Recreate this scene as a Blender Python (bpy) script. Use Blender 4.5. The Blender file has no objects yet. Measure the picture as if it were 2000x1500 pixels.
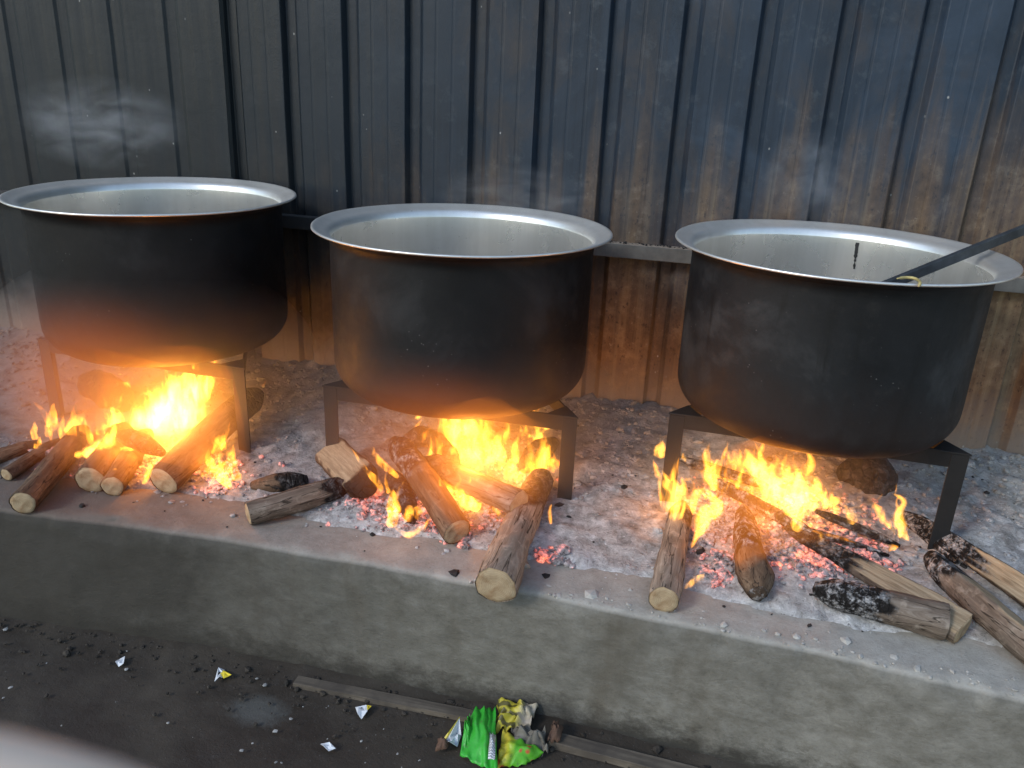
import bpy, math, random
import numpy as np
from mathutils import Vector, Matrix, noise
random.seed(7); rng = np.random.default_rng(7)
sc = bpy.context.scene
COL = sc.collection

# ------------------------------------------------------------------ camera
FPX, PITCH, ROLL, TH = 1576.8, 0.3612, 0.0430, -0.22646      # photograph is 2000 x 1500 px
S = 1.1                                                       # metres per unit of the camera fit
PLAT = 0.305*S                                                 # platform top above the ground
CAM = Vector((0.3136*S, -1.3609*S, 0.9946*S + PLAT))
def _w(v):
    ex = (math.cos(TH), math.sin(TH)); ey = (-math.sin(TH), math.cos(TH))
    return Vector((v[0]*ex[0]+v[1]*ex[1], v[0]*ey[0]+v[1]*ey[1], v[2]))
_fw = Vector((0, math.cos(PITCH), -math.sin(PITCH))); _rt = Vector((1, 0, 0)); _up = Vector((0, math.sin(PITCH), math.cos(PITCH)))
FW = _w(_fw); RT = _w(_rt*math.cos(ROLL) + _up*math.sin(ROLL)); UP = _w(-_rt*math.sin(ROLL) + _up*math.cos(ROLL))
cd = bpy.data.cameras.new('camera'); cam = bpy.data.objects.new('camera', cd); COL.objects.link(cam)
M = Matrix.Identity(4)
for i in range(3):
    M[i][0], M[i][1], M[i][2], M[i][3] = RT[i], UP[i], -FW[i], CAM[i]
cam.matrix_world = M
cd.sensor_width = 36; cd.lens = 36*FPX/2000; cd.clip_start = 0.01; cd.clip_end = 500
cd.dof.use_dof = True; cd.dof.focus_distance = 2.05; cd.dof.aperture_fstop = 13
sc.camera = cam

# ------------------------------------------------------------------ world, sun, exposure
SUN_AZ, SUN_EL = math.radians(38), math.radians(34)           # daylight enters from the front left
w = bpy.data.worlds.new('World'); sc.world = w; w.use_nodes = True
wn = w.node_tree.nodes; wl = w.node_tree.links
bg = wn['Background']; sky = wn.new('ShaderNodeTexSky'); sky.sky_type = 'NISHITA'; sky.sun_disc = False
sky.sun_elevation = SUN_EL; sky.sun_rotation = math.pi + SUN_AZ; sky.air_density = 1.3; sky.dust_density = 0.6; sky.ozone_density = 2.0
wl.new(sky.outputs[0], bg.inputs[0]); bg.inputs[1].default_value = 0.15
sd = bpy.data.lights.new('sun', 'SUN'); sd.energy = 0.95; sd.angle = math.radians(12); sd.color = (1, 0.98, 0.95)
sun = bpy.data.objects.new('sun', sd); COL.objects.link(sun)
sdir = Vector((math.sin(SUN_AZ)*math.cos(SUN_EL), math.cos(SUN_AZ)*math.cos(SUN_EL), -math.sin(SUN_EL)))
sun.rotation_euler = sdir.to_track_quat('-Z', 'Y').to_euler(); sun.location = (-3, -4, 4)
vs = sc.view_settings; vs.view_transform = 'Standard'; vs.look = 'None'; vs.exposure = 0.5; vs.gamma = 1.0
sc.render.engine = 'CYCLES'
cy = sc.cycles
cy.use_denoising = True
try: cy.denoiser = 'OPENIMAGEDENOISE'
except Exception: pass
cy.max_bounces = 8; cy.diffuse_bounces = 3; cy.glossy_bounces = 6; cy.transparent_max_bounces = 24; cy.volume_bounces = 1
cy.sample_clamp_indirect = 4.0; cy.caustics_reflective = False; cy.caustics_refractive = False
cy.volume_step_rate = 1.0; cy.volume_max_steps = 128

# ------------------------------------------------------------------ pixel helpers
def ray(px, py):
    return (FW + RT*((px-1000)/FPX) + UP*((750-py)/FPX))
def on_z(px, py, h=0.0):                 # point on the plane h above the platform
    d = ray(px, py); t = (PLAT+h-CAM.z)/d.z; return CAM + d*t
def on_ash(px, py, h=0.0):               # h above the platform, or above the ash where that is heaped
    p = on_z(px, py, h)
    for _ in range(5): p = on_z(px, py, h + max(0.0, ash_h(p.x, min(p.y, WALL_Y)) - 0.02))
    return p
def on_ground(px, py, h=0.0):
    d = ray(px, py); t = (h-CAM.z)/d.z; return CAM + d*t
def on_y(px, py, y):
    d = ray(px, py); t = (y-CAM.y)/d.y; return CAM + d*t
def m_per_px(p):
    return (p-CAM).dot(FW)/FPX

# ------------------------------------------------------------------ object helpers
def tag(o, label=None, cat=None, group=None, kind=None):
    if label: o['label'] = label
    if cat: o['category'] = cat
    if group: o['group'] = group
    if kind: o['kind'] = kind
    return o
def mesh_obj(name, V, F, mat=None, parent=None, smooth=True):
    me = bpy.data.meshes.new(name); me.from_pydata([tuple(v) for v in V], [], [tuple(int(i) for i in f) for f in F]); me.update()
    if smooth: me.polygons.foreach_set('use_smooth', [True]*len(me.polygons))
    if mat:
        for m in (mat if isinstance(mat, list) else [mat]): me.materials.append(m)
    o = bpy.data.objects.new(name, me); COL.objects.link(o)
    if parent: o.parent = parent
    return o
def empty(name, loc=(0, 0, 0), rz=0.0):
    o = bpy.data.objects.new(name, None); COL.objects.link(o); o.location = loc; o.rotation_euler = (0, 0, rz); o.empty_display_size = 0.1
    return o
def attr(o, name, vals):
    a = o.data.attributes.new(name, 'FLOAT', 'POINT'); a.data.foreach_set('value', np.asarray(vals, dtype=np.float32))
def nz(x, y, z, s=1.0): return noise.noise(Vector((x*s, y*s, z*s)))
def fbm(x, y, z, s=1.0, o=3):
    return noise.fractal(Vector((x*s, y*s, z*s)), 1.0, 2.0, o)
def box(V, F, x0, x1, y0, y1, z0, z1):
    b = len(V)
    V += [(x0,y0,z0),(x1,y0,z0),(x1,y1,z0),(x0,y1,z0),(x0,y0,z1),(x1,y0,z1),(x1,y1,z1),(x0,y1,z1)]
    F += [tuple(b+i for i in f) for f in ((0,3,2,1),(4,5,6,7),(0,1,5,4),(1,2,6,5),(2,3,7,6),(3,0,4,7))]
def bevel(o, wdt=0.002, seg=2):
    m = o.modifiers.new('bevel', 'BEVEL'); m.width = wdt; m.segments = seg; m.limit_method = 'ANGLE'
    return o
def lathe(prof, n=96):
    V, F = [], []
    for r, z in prof:
        for k in range(n):
            a = 2*math.pi*k/n; V.append((r*math.cos(a), r*math.sin(a), z))
    for i in range(len(prof)-1):
        for k in range(n):
            F.append((i*n+k, i*n+(k+1) % n, (i+1)*n+(k+1) % n, (i+1)*n+k))
    return V, F
def grid_faces(nx, ny, flip=False):
    F = []
    for j in range(ny-1):
        for i in range(nx-1):
            a = j*nx+i; q = (a, a+1, a+nx+1, a+nx); F.append(q[::-1] if flip else q)
    return F
def catmull(P, n):
    P = np.array(P, float); m = len(P); out = []
    Q = np.vstack([2*P[0]-P[1], P, 2*P[-1]-P[-2]])
    for k in range(n):
        u = k/(n-1)*(m-1); i = min(int(u), m-2); t = u-i
        p0, p1, p2, p3 = Q[i], Q[i+1], Q[i+2], Q[i+3]
        out.append(0.5*((2*p1)+(-p0+p2)*t+(2*p0-5*p1+4*p2-p3)*t*t+(-p0+3*p1-3*p2+p3)*t**3))
    return np.array(out)

# ------------------------------------------------------------------ material helpers
class NT:
    def __init__(s, name):
        s.m = bpy.data.materials.new(name); s.m.use_nodes = True; s.t = s.m.node_tree
        s.b = s.t.nodes['Principled BSDF']; s.out = s.t.nodes['Material Output']
    def n(s, typ, **kw):
        x = s.t.nodes.new(typ)
        for k, v in kw.items(): setattr(x, k, v)
        return x
    def l(s, a, b): s.t.links.new(a, b)
    def coord(s, scale=(1,1,1), kind='Object', loc=(0,0,0), rot=(0,0,0)):
        c = s.n('ShaderNodeTexCoord'); mp = s.n('ShaderNodeMapping'); mp.inputs['Scale'].default_value = scale
        mp.inputs['Location'].default_value = loc; mp.inputs['Rotation'].default_value = rot
        s.l(c.outputs[kind], mp.inputs[0]); return mp.outputs[0]
    def noise(s, vec, scale, detail=4, rough=0.55, dist=0.0):
        x = s.n('ShaderNodeTexNoise'); x.inputs['Scale'].default_value = scale; x.inputs['Detail'].default_value = detail
        x.inputs['Roughness'].default_value = rough; x.inputs['Distortion'].default_value = dist
        s.l(vec, x.inputs['Vector']); return x.outputs['Fac']
    def voro(s, vec, scale, feature='F1', rnd=1.0):
        x = s.n('ShaderNodeTexVoronoi'); x.feature = feature; x.inputs['Scale'].default_value = scale
        x.inputs['Randomness'].default_value = rnd; s.l(vec, x.inputs['Vector']); return x.outputs['Distance']
    def ramp(s, fac, stops, interp='LINEAR'):
        x = s.n('ShaderNodeValToRGB'); x.color_ramp.interpolation = interp; e = x.color_ramp.elements
        while len(e) > 1: e.remove(e[-1])
        for i, (p, c) in enumerate(stops):
            el = e[0] if i == 0 else e.new(p)
            el.position = p; el.color = (c, c, c, 1) if isinstance(c, (int, float)) else (*c, 1)
        s.l(fac, x.inputs[0]); return x.outputs[0]
    def mix(s, fac, a, b, mode='MIX'):
        x = s.n('ShaderNodeMix'); x.data_type = 'RGBA'; x.blend_type = mode
        for sock, v in ((x.inputs[0], fac), (x.inputs[6], a), (x.inputs[7], b)):
            if hasattr(v, 'is_linked'): s.l(v, sock)
            elif isinstance(v, tuple): sock.default_value = (*v, 1) if len(v) == 3 else v
            else: sock.default_value = v
        return x.outputs[2]
    def math(s, op, a, b=0.0, clamp=False):
        x = s.n('ShaderNodeMath', operation=op); x.use_clamp = clamp
        for k, v in ((0, a), (1, b)):
            if hasattr(v, 'is_linked'): s.l(v, x.inputs[k])
            else: x.inputs[k].default_value = v
        return x.outputs[0]
    def sep(s, vec):
        x = s.n('ShaderNodeSeparateXYZ'); s.l(vec, x.inputs[0]); return x.outputs
    def attr(s, name):
        x = s.n('ShaderNodeAttribute'); x.attribute_name = name; return x.outputs['Fac']
    def bump(s, h, strength=0.3, dist=0.01, prev=None):
        x = s.n('ShaderNodeBump'); x.inputs['Strength'].default_value = strength; x.inputs['Distance'].default_value = dist
        s.l(h, x.inputs['Height'])
        if prev: s.l(prev, x.inputs['Normal'])
        return x.outputs[0]
    def set(s, **kw):
        for k, v in kw.items():
            sock = s.b.inputs[{'col': 'Base Color', 'rough': 'Roughness', 'metal': 'Metallic', 'nrm': 'Normal', 'spec': 'Specular IOR Level', 'ecol': 'Emission Color', 'estr': 'Emission Strength', 'alpha': 'Alpha', 'coat': 'Coat Weight', 'aniso': 'Anisotropic', 'sss': 'Subsurface Weight'}[k]]
            if hasattr(v, 'is_linked'): s.l(v, sock)
            elif isinstance(v, tuple): sock.default_value = (*v, 1) if len(v) == 3 else v
            else: sock.default_value = v
        return s.m

def plain(name, col, rough=0.6, metal=0.0, nscale=30, namp=0.25, bump=0.15):
    t = NT(name); c = t.coord(); f = t.noise(c, nscale, 5)
    a = tuple(max(0, v*(1-namp)) for v in col); b = tuple(min(1, v*(1+namp)) for v in col)
    return t.set(col=t.ramp(f, [(0.3, a), (0.7, b)]), rough=rough, metal=metal, nrm=t.bump(f, bump, 0.004))

def mat_ground():
    t = NT('wet_black_earth'); c = t.coord()
    a = t.noise(c, 3.0, 6, 0.6, 0.4); b = t.noise(c, 45, 6, 0.7); d = t.noise(c, 220, 3)
    col = t.ramp(a, [(0.3, (0.034, 0.026, 0.0195)), (0.55, (0.054, 0.043, 0.031)), (0.75, (0.078, 0.064, 0.048))])
    col = t.mix(t.ramp(b, [(0.5, 0.0), (0.75, 0.45)]), col, (0.062, 0.055, 0.046))
    col = t.mix(t.ramp(d, [(0.68, 0.0), (0.74, 0.8)]), col, (0.16, 0.15, 0.14))
    # scuffed pale patch of dried slurry
    p = on_ground(505, 1388)
    v = t.coord(loc=(-p.x, -p.y, 0)); sx = t.sep(v)
    r = t.math('ADD', t.math('POWER', t.math('MULTIPLY', sx[0], 11), 2), t.math('POWER', t.math('MULTIPLY', sx[1], 17), 2))
    r = t.math('ADD', r, t.math('MULTIPLY', t.math('SUBTRACT', b, 0.5), 1.6))
    col = t.mix(t.ramp(r, [(0.2, 0.75), (0.9, 0.0)]), col, (0.1, 0.1, 0.09))
    rough = t.ramp(a, [(0.3, 0.45), (0.65, 0.85)])
    n = t.bump(d, 0.22, 0.003, t.bump(b, 0.35, 0.008))
    return t.set(col=col, rough=rough, nrm=n, spec=0.35)
def mat_concrete():
    t = NT('weathered_concrete'); c = t.coord(); s = t.sep(c)
    a = t.noise(c, 2.2, 7, 0.72, 0.2); b = t.noise(t.coord((1, 1, 1.6)), 17, 8, 0.78, 0.15); f = t.noise(c, 130, 5, 0.75)
    st = t.noise(t.coord((7, 7, 1.1)), 1.0, 5, 0.6, 0.5)
    ru = t.noise(t.coord((1.3, 6, 4.5)), 2.0, 5, 0.6)
    col = t.ramp(b, [(0.3, (0.135, 0.122, 0.098)), (0.5, (0.215, 0.2, 0.168)), (0.7, (0.3, 0.283, 0.245))])
    col = t.mix(t.ramp(a, [(0.36, 0.6), (0.64, 0.0)]), col, (0.1, 0.093, 0.077))
    col = t.mix(t.ramp(st, [(0.54, 0.0), (0.72, 0.5)]), col, (0.1, 0.08, 0.055))
    col = t.mix(t.ramp(ru, [(0.55, 0.0), (0.8, 0.2)]), col, (0.34, 0.335, 0.31))
    # soil splash band with a ragged top at the foot of the face
    foot = t.math('ADD', s[2], t.math('MULTIPLY', t.math('SUBTRACT', b, 0.5), 0.16))
    col = t.mix(t.ramp(foot, [(0.02, 0.85), (0.085, 0.0)]), col, (0.035, 0.031, 0.025))
    # left stretch darkened: soot, with the light's fall-off painted in
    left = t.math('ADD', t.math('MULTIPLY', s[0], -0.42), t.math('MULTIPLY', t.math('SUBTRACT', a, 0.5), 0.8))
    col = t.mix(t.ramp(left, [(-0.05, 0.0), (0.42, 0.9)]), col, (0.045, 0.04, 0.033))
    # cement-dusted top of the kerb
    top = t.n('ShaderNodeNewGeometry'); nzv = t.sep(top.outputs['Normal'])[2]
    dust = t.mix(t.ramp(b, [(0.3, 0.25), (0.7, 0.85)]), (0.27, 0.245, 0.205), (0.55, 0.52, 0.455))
    dust = t.mix(t.ramp(left, [(-0.05, 0.0), (0.45, 0.85)]), dust, (0.13, 0.1, 0.08))  # same leftward light fall-off put into the dust colour
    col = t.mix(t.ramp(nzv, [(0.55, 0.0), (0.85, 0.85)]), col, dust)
    col = t.mix(t.ramp(f, [(0.25, 0.5), (0.42, 0.0)]), col, (0.05, 0.047, 0.04))
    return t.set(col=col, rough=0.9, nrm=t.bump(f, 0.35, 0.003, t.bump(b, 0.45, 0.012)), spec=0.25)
def mat_ash():
    t = NT('ash'); c = t.coord(); s = t.sep(c)
    a = t.noise(c, 3.2, 5, 0.6, 0.8); b = t.noise(c, 26, 6, 0.7, 0.4); f = t.noise(c, 95, 6, 0.8); g = t.noise(t.coord(loc=(5, 3, 1)), 9, 5, 0.65)
    col = t.ramp(b, [(0.32, (0.24, 0.23, 0.22)), (0.5, (0.46, 0.45, 0.44)), (0.66, (0.72, 0.71, 0.7))])
    col = t.mix(t.ramp(a, [(0.48, 0.0), (0.7, 0.5)]), col, (0.33, 0.295, 0.25))
    back = t.math('ADD', s[1], t.math('MULTIPLY', t.math('SUBTRACT', g, 0.5), 0.5))
    col = t.mix(t.ramp(back, [(0.55, 0.0), (0.85, 0.5)]), col, (0.42, 0.375, 0.3))
    col = t.mix(t.ramp(g, [(0.56, 0.0), (0.7, 0.65)]), col, (0.09, 0.08, 0.076))
    col = t.mix(t.ramp(f, [(0.57, 0.0), (0.66, 0.9)]), col, (0.78, 0.77, 0.76))
    col = t.mix(t.ramp(f, [(0.33, 0.9), (0.43, 0.0)]), col, (0.05, 0.045, 0.042))
    lft = t.ramp(t.math('MULTIPLY', s[0], -0.5), [(0.15, 0.0), (0.7, 0.75)])  # ash darkens to the left, light fall-off put into its colour
    col = t.mix(lft, col, (0.13, 0.115, 0.105))
    return t.set(col=col, rough=0.95, spec=0.1, nrm=t.bump(f, 0.7, 0.006, t.bump(b, 0.6, 0.015)))
def mat_wall():
    t = NT('sooty_metal_sheet'); c = t.coord(); s = t.sep(c)
    st = t.noise(t.coord((34, 34, 0.9)), 1.0, 5, 0.65, 0.2)          # vertical run marks
    st2 = t.noise(t.coord((11, 11, 0.45), loc=(3, 0, 2)), 1.0, 4, 0.6, 0.3)
    a = t.noise(c, 2.6, 6, 0.62, 0.7); b = t.noise(c, 19, 6, 0.7); f = t.noise(c, 240, 3, 0.7)
    col = t.ramp(a, [(0.3, (0.008, 0.0155, 0.026)), (0.5, (0.0165, 0.029, 0.047)), (0.7, (0.034, 0.056, 0.088))])
    col = t.mix(t.ramp(st, [(0.45, 0.0), (0.7, 0.45)]), col, (0.036, 0.051, 0.071))
    col = t.mix(t.ramp(st, [(0.3, 0.55), (0.45, 0.0)]), col, (0.017, 0.02, 0.03))
    gr = t.noise(t.coord((3.5, 3.5, 1.6), loc=(7, 1, 4)), 2.0, 6, 0.7, 0.8)
    col = t.mix(t.ramp(gr, [(0.5, 0.0), (0.7, 0.55)]), col, (0.062, 0.05, 0.044))
    col = t.mix(t.ramp(b, [(0.56, 0.0), (0.72, 0.5)]), col, (0.075, 0.09, 0.105))
    # rust: strongest near the fires, reaching up in streaks
    h = t.math('SUBTRACT', 1.16, s[2])
    xr = t.ramp(t.math('ADD', t.math('MULTIPLY', s[0], 0.25), 0.5), [(0.35, 0.0), (0.6, 0.12), (0.74, 0.34), (0.88, 0.8)])
    rust = t.math('ADD', t.math('MULTIPLY', h, 1.5), t.math('MULTIPLY', t.math('SUBTRACT', st2, 0.5), 2.0))
    rust = t.math('ADD', rust, xr)
    rm = t.ramp(rust, [(-0.05, 0.0), (0.9, 0.9)])
    rc = t.ramp(b, [(0.3, (0.095, 0.055, 0.028)), (0.55, (0.2, 0.125, 0.066)), (0.72, (0.32, 0.225, 0.13))])
    rc = t.mix(t.ramp(st, [(0.5, 0.0), (0.7, 0.6)]), rc, (0.36, 0.26, 0.14))
    sp = t.noise(t.coord((1, 1, 0.6)), 75, 5, 0.7); rc = t.mix(t.ramp(sp, [(0.33, 0.8), (0.43, 0.0)]), rc, (0.05, 0.028, 0.018))
    rc = t.mix(t.ramp(sp, [(0.62, 0.0), (0.7, 0.6)]), rc, (0.42, 0.34, 0.25))
    col = t.mix(rm, col, rc)
    # left half darkened: greenish soot plus painted fall-off of the light
    lm = t.ramp(t.math('ADD', t.math('MULTIPLY', s[0], -0.45), t.math('MULTIPLY', t.math('SUBTRACT', a, 0.5), 0.5)), [(0.0, 0.0), (0.55, 0.92)])
    col = t.mix(lm, col, (0.0045, 0.0088, 0.0115))
    # ash dust dried on the lowest part and white flecks
    low = t.math('ADD', s[2], t.math('MULTIPLY', t.math('SUBTRACT', b, 0.5), 0.25))
    col = t.mix(t.ramp(low, [(0.44, 0.7), (0.62, 0.0)]), col, (0.27, 0.22, 0.18))
    fl = t.voro(t.coord((1, 0.3, 0.7)), 22, 'F1'); pick = t.noise(c, 7, 2)
    flm = t.math('MULTIPLY', t.ramp(fl, [(0.035, 1.0), (0.07, 0.0)]), t.ramp(pick, [(0.5, 0.0), (0.6, 0.9)]))
    col = t.mix(flm, col, (0.4, 0.4, 0.38))
    rough = t.ramp(st, [(0.35, 0.42), (0.65, 0.62)])
    return t.set(col=col, rough=t.mix(rm, rough, (0.85, 0.85, 0.85)), metal=0.0, spec=0.4, nrm=t.bump(b, 0.25, 0.006, t.bump(f, 0.12, 0.002)))
def mat_rail():
    t = NT('dusty_rail_steel'); c = t.coord(); b = t.noise(c, 22, 5, 0.6); f = t.noise(c, 120, 4)
    g = t.n('ShaderNodeNewGeometry'); up = t.sep(g.outputs['Normal'])[2]
    col = t.ramp(b, [(0.3, (0.085, 0.082, 0.075)), (0.7, (0.15, 0.145, 0.13))])
    col = t.mix(t.ramp(up, [(0.6, 0.0), (0.9, 0.9)]), col, t.ramp(f, [(0.35, (0.18, 0.13, 0.09)), (0.6, (0.4, 0.33, 0.25))]))
    xs = t.sep(c)[0]
    col = t.mix(t.ramp(t.math('MULTIPLY', xs, -1.0), [(0.2, 0.0), (0.6, 0.85)]), col, (0.02, 0.02, 0.022))
    return t.set(col=col, rough=0.75, nrm=t.bump(f, 0.25, 0.003))
def mat_soot(name, seed, grey, patch):
    t = NT(name); off = (seed*3.1, seed*1.7, seed)
    c = t.coord(loc=off); a = t.noise(c, 3.4, 6, 0.62, 0.6); b = t.noise(c, 22, 6, 0.7); f = t.noise(c, 180, 3)
    dr = t.noise(t.coord((14, 14, 2.0), loc=off), 1.0, 5, 0.6, 0.5); s = t.sep(t.coord())
    g = grey
    col = t.ramp(a, [(0.32, (0.008*g, 0.008*g, 0.009*g)), (0.52, (0.018*g, 0.019*g, 0.021*g)), (0.7, (0.075*g, 0.077*g, 0.08*g))])
    col = t.mix(t.ramp(b, [(0.55, 0.0), (0.72, 0.4)]), col, (0.06*g, 0.055*g, 0.05*g))
    col = t.mix(t.ramp(dr, [(0.6, 0.0), (0.68, 0.9)]), col, (0.005, 0.005, 0.005))
    # burnt, scaled metal round the bottom bend
    bend = t.math('ADD', s[2], t.math('MULTIPLY', t.math('SUBTRACT', a, 0.5), 0.35))
    col = t.mix(t.ramp(bend, [(0.03, 0.75), (0.2, 0.0)]), col, (0.045*patch, 0.024*patch, 0.017*patch))
    sp = t.voro(c, 55, 'F1'); spm = t.math('MULTIPLY', t.ramp(sp, [(0.05, 1.0), (0.11, 0.0)]), t.ramp(t.noise(c, 5, 2), [(0.55, 0.0), (0.65, 0.7)]))
    col = t.mix(spm, col, (0.2, 0.19, 0.18))
    return t.set(col=col, rough=t.ramp(b, [(0.3, 0.5), (0.7, 0.72)]), nrm=t.bump(b, 0.18, 0.004, t.bump(f, 0.1, 0.001)), spec=0.33)
def mat_alu(name, rough=0.3, dark=1.0, metal=0.6):
    t = NT(name); c = t.coord(); ring = t.noise(t.coord((1.5, 1.5, 420)), 1.0, 3, 0.6); b = t.noise(c, 5, 5, 0.6, 0.5); f = t.noise(c, 70, 4)
    st = t.noise(t.coord((26, 26, 1.2)), 1.0, 4, 0.6)
    col = t.ramp(st, [(0.3, (0.72*dark, 0.695*dark, 0.64*dark)), (0.7, (0.8*dark, 0.775*dark, 0.725*dark))])
    col = t.mix(t.ramp(b, [(0.5, 0.0), (0.75, 0.4)]), col, (0.55*dark, 0.5*dark, 0.42*dark))
    col = t.mix(t.ramp(f, [(0.7, 0.0), (0.76, 0.4)]), col, (0.3, 0.26, 0.2))
    r = t.math('ADD', t.math('MULTIPLY', b, 0.2), rough-0.06)
    return t.set(col=col, rough=r, metal=metal, nrm=t.bump(ring, 0.05, 0.001))
def mat_bark(name, c0, c1, c2):
    t = NT(name); c = t.coord((7, 40, 40)); c2v = t.coord(); a = t.noise(c, 1.0, 6, 0.7, 0.8); b = t.noise(c2v, 38, 5, 0.65); f = t.noise(c2v, 170, 4, 0.7)
    col = t.ramp(a, [(0.3, c0), (0.52, c1), (0.7, c2)])
    col = t.mix(t.ramp(b, [(0.55, 0.0), (0.7, 0.5)]), col, tuple(v*1.35 for v in c2))
    cr = t.noise(t.coord((3.0, 42, 42), loc=(0.3, 2, 5)), 1.0, 3, 0.5, 0.4)
    col = t.mix(t.ramp(t.math('ABSOLUTE', t.math('SUBTRACT', cr, 0.52)), [(0.004, 0.85), (0.016, 0.0)]), col, (0.02, 0.014, 0.01))
    # split, pale inner wood
    fib = t.noise(t.coord((9, 160, 160)), 1.0, 5, 0.7)
    wood = t.ramp(fib, [(0.3, (0.2, 0.135, 0.08)), (0.55, (0.4, 0.3, 0.19)), (0.8, (0.56, 0.46, 0.33))])
    col = t.mix(t.attr('split'), col, wood)
    # charring: black, checked, with white ash skin
    ch = t.attr('char'); cm = t.math('ADD', ch, t.math('MULTIPLY', t.math('SUBTRACT', a, 0.5), 0.9))
    col = t.mix(t.ramp(cm, [(0.2, 0.0), (0.5, 1.0)]), col, (0.012, 0.01, 0.009))
    chk = t.voro(t.coord((60, 30, 30)), 1.0, 'DISTANCE_TO_EDGE')
    fl = t.noise(t.coord((70, 95, 95)), 1.0, 5, 0.75, 0.6)
    am = t.math('MULTIPLY', t.ramp(t.math('ADD', t.math('MULTIPLY', b, 0.6), t.math('MULTIPLY', fl, 0.6)), [(0.58, 0.0), (0.72, 1.0)]), t.ramp(t.attr('ashy'), [(0.05, 0.0), (0.8, 0.9)]))
    col = t.mix(am, col, t.ramp(f, [(0.35, (0.22, 0.21, 0.21)), (0.65, (0.55, 0.535, 0.53))]))
    h = t.math('ADD', t.math('MULTIPLY', a, 0.8), t.math('MULTIPLY', t.ramp(chk, [(0.0, 0.0), (0.12, 1.0)]), ch))
    return t.set(col=col, rough=0.88, spec=0.2, nrm=t.bump(f, 0.4, 0.002, t.bump(h, 0.7, 0.006)))
def mat_cut():
    t = NT('sawn_end_grain'); c = t.coord(); s = t.sep(c); b = t.noise(c, 40, 5, 0.65)
    r = t.math('SQRT', t.math('ADD', t.math('POWER', s[1], 2.0), t.math('POWER', s[2], 2.0)))
    ring = t.math('SINE', t.math('ADD', t.math('MULTIPLY', r, 1500), t.math('MULTIPLY', b, 9)))
    col = t.mix(t.math('MULTIPLY', t.math('ADD', ring, 1.0), 0.22), (0.46, 0.35, 0.22), (0.33, 0.23, 0.135))
    col = t.mix(t.ramp(b, [(0.42, 0.0), (0.66, 0.75)]), col, (0.27, 0.165, 0.085))
    ang = t.math('ARCTAN2', s[1], s[2]); rad = t.noise(t.n('ShaderNodeCombineXYZ').outputs[0], 1)
    cmb = t.n('ShaderNodeCombineXYZ'); t.l(t.math('MULTIPLY', ang, 7.0), cmb.inputs[0]); t.l(t.math('MULTIPLY', r, 9.0), cmb.inputs[1])
    chk = t.noise(cmb.outputs[0], 2.2, 3, 0.6)
    col = t.mix(t.ramp(chk, [(0.66, 0.0), (0.74, 0.6)]), col, (0.09, 0.05, 0.03))
    return t.set(col=col, rough=0.85, spec=0.2, nrm=t.bump(ring, 0.12, 0.001, t.bump(b, 0.5, 0.004)))
def mat_iron():
    t = NT('scaled_black_iron'); c = t.coord(); a = t.noise(c, 14, 6, 0.65); b = t.noise(c, 90, 4, 0.7)
    col = t.ramp(a, [(0.3, (0.004, 0.004, 0.0042)), (0.6, (0.009, 0.008, 0.0076)), (0.78, (0.025, 0.019, 0.015))])
    return t.set(col=col, rough=0.75, metal=0.0, nrm=t.bump(b, 0.35, 0.002))
def mat_ember():
    t = NT('glowing_ember'); c = t.coord(); a = t.noise(c, 16, 4, 0.6); b = t.noise(c, 70, 5, 0.7)
    k = t.math('ADD', t.math('MULTIPLY', a, 0.65), t.math('MULTIPLY', b, 0.5))
    glow = t.ramp(k, [(0.57, 0.0), (0.72, 1.0)])
    col = t.ramp(b, [(0.32, (0.03, 0.026, 0.025)), (0.48, (0.3, 0.27, 0.27)), (0.7, (0.62, 0.59, 0.58))])
    ec = t.ramp(k, [(0.5, (1.0, 0.06, 0.03)), (0.66, (1.0, 0.17, 0.07)), (0.78, (1.0, 0.42, 0.12))])
    return t.set(col=col, rough=0.95, ecol=ec, estr=t.math('MULTIPLY', glow, 0.9))
def mat_flame(name, strength, col, lick=True):
    m = bpy.data.materials.new(name); m.use_nodes = True; t = m.node_tree; t.nodes.clear()
    o = t.nodes.new('ShaderNodeOutputMaterial'); e = t.nodes.new('ShaderNodeEmission')
    e.inputs[0].default_value = (*col, 1); e.inputs[1].default_value = strength
    if lick:                                          # streaked gas: brighter and darker filaments
        c = t.nodes.new('ShaderNodeTexCoord'); mp = t.nodes.new('ShaderNodeMapping'); mp.inputs['Scale'].default_value = (46, 46, 12)
        n = t.nodes.new('ShaderNodeTexNoise'); n.inputs['Scale'].default_value = 1.0; n.inputs['Detail'].default_value = 1.5; n.inputs['Distortion'].default_value = 1.0
        r = t.nodes.new('ShaderNodeMapRange'); r.inputs[1].default_value = 0.40; r.inputs[2].default_value = 0.66; r.inputs[3].default_value = strength*0.05; r.inputs[4].default_value = strength*1.7
        t.links.new(c.outputs['Object'], mp.inputs[0]); t.links.new(mp.outputs[0], n.inputs['Vector']); t.links.new(n.outputs['Fac'], r.inputs[0]); t.links.new(r.outputs[0], e.inputs[1])
    t.links.new(e.outputs[0], o.inputs['Volume']); return m
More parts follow.
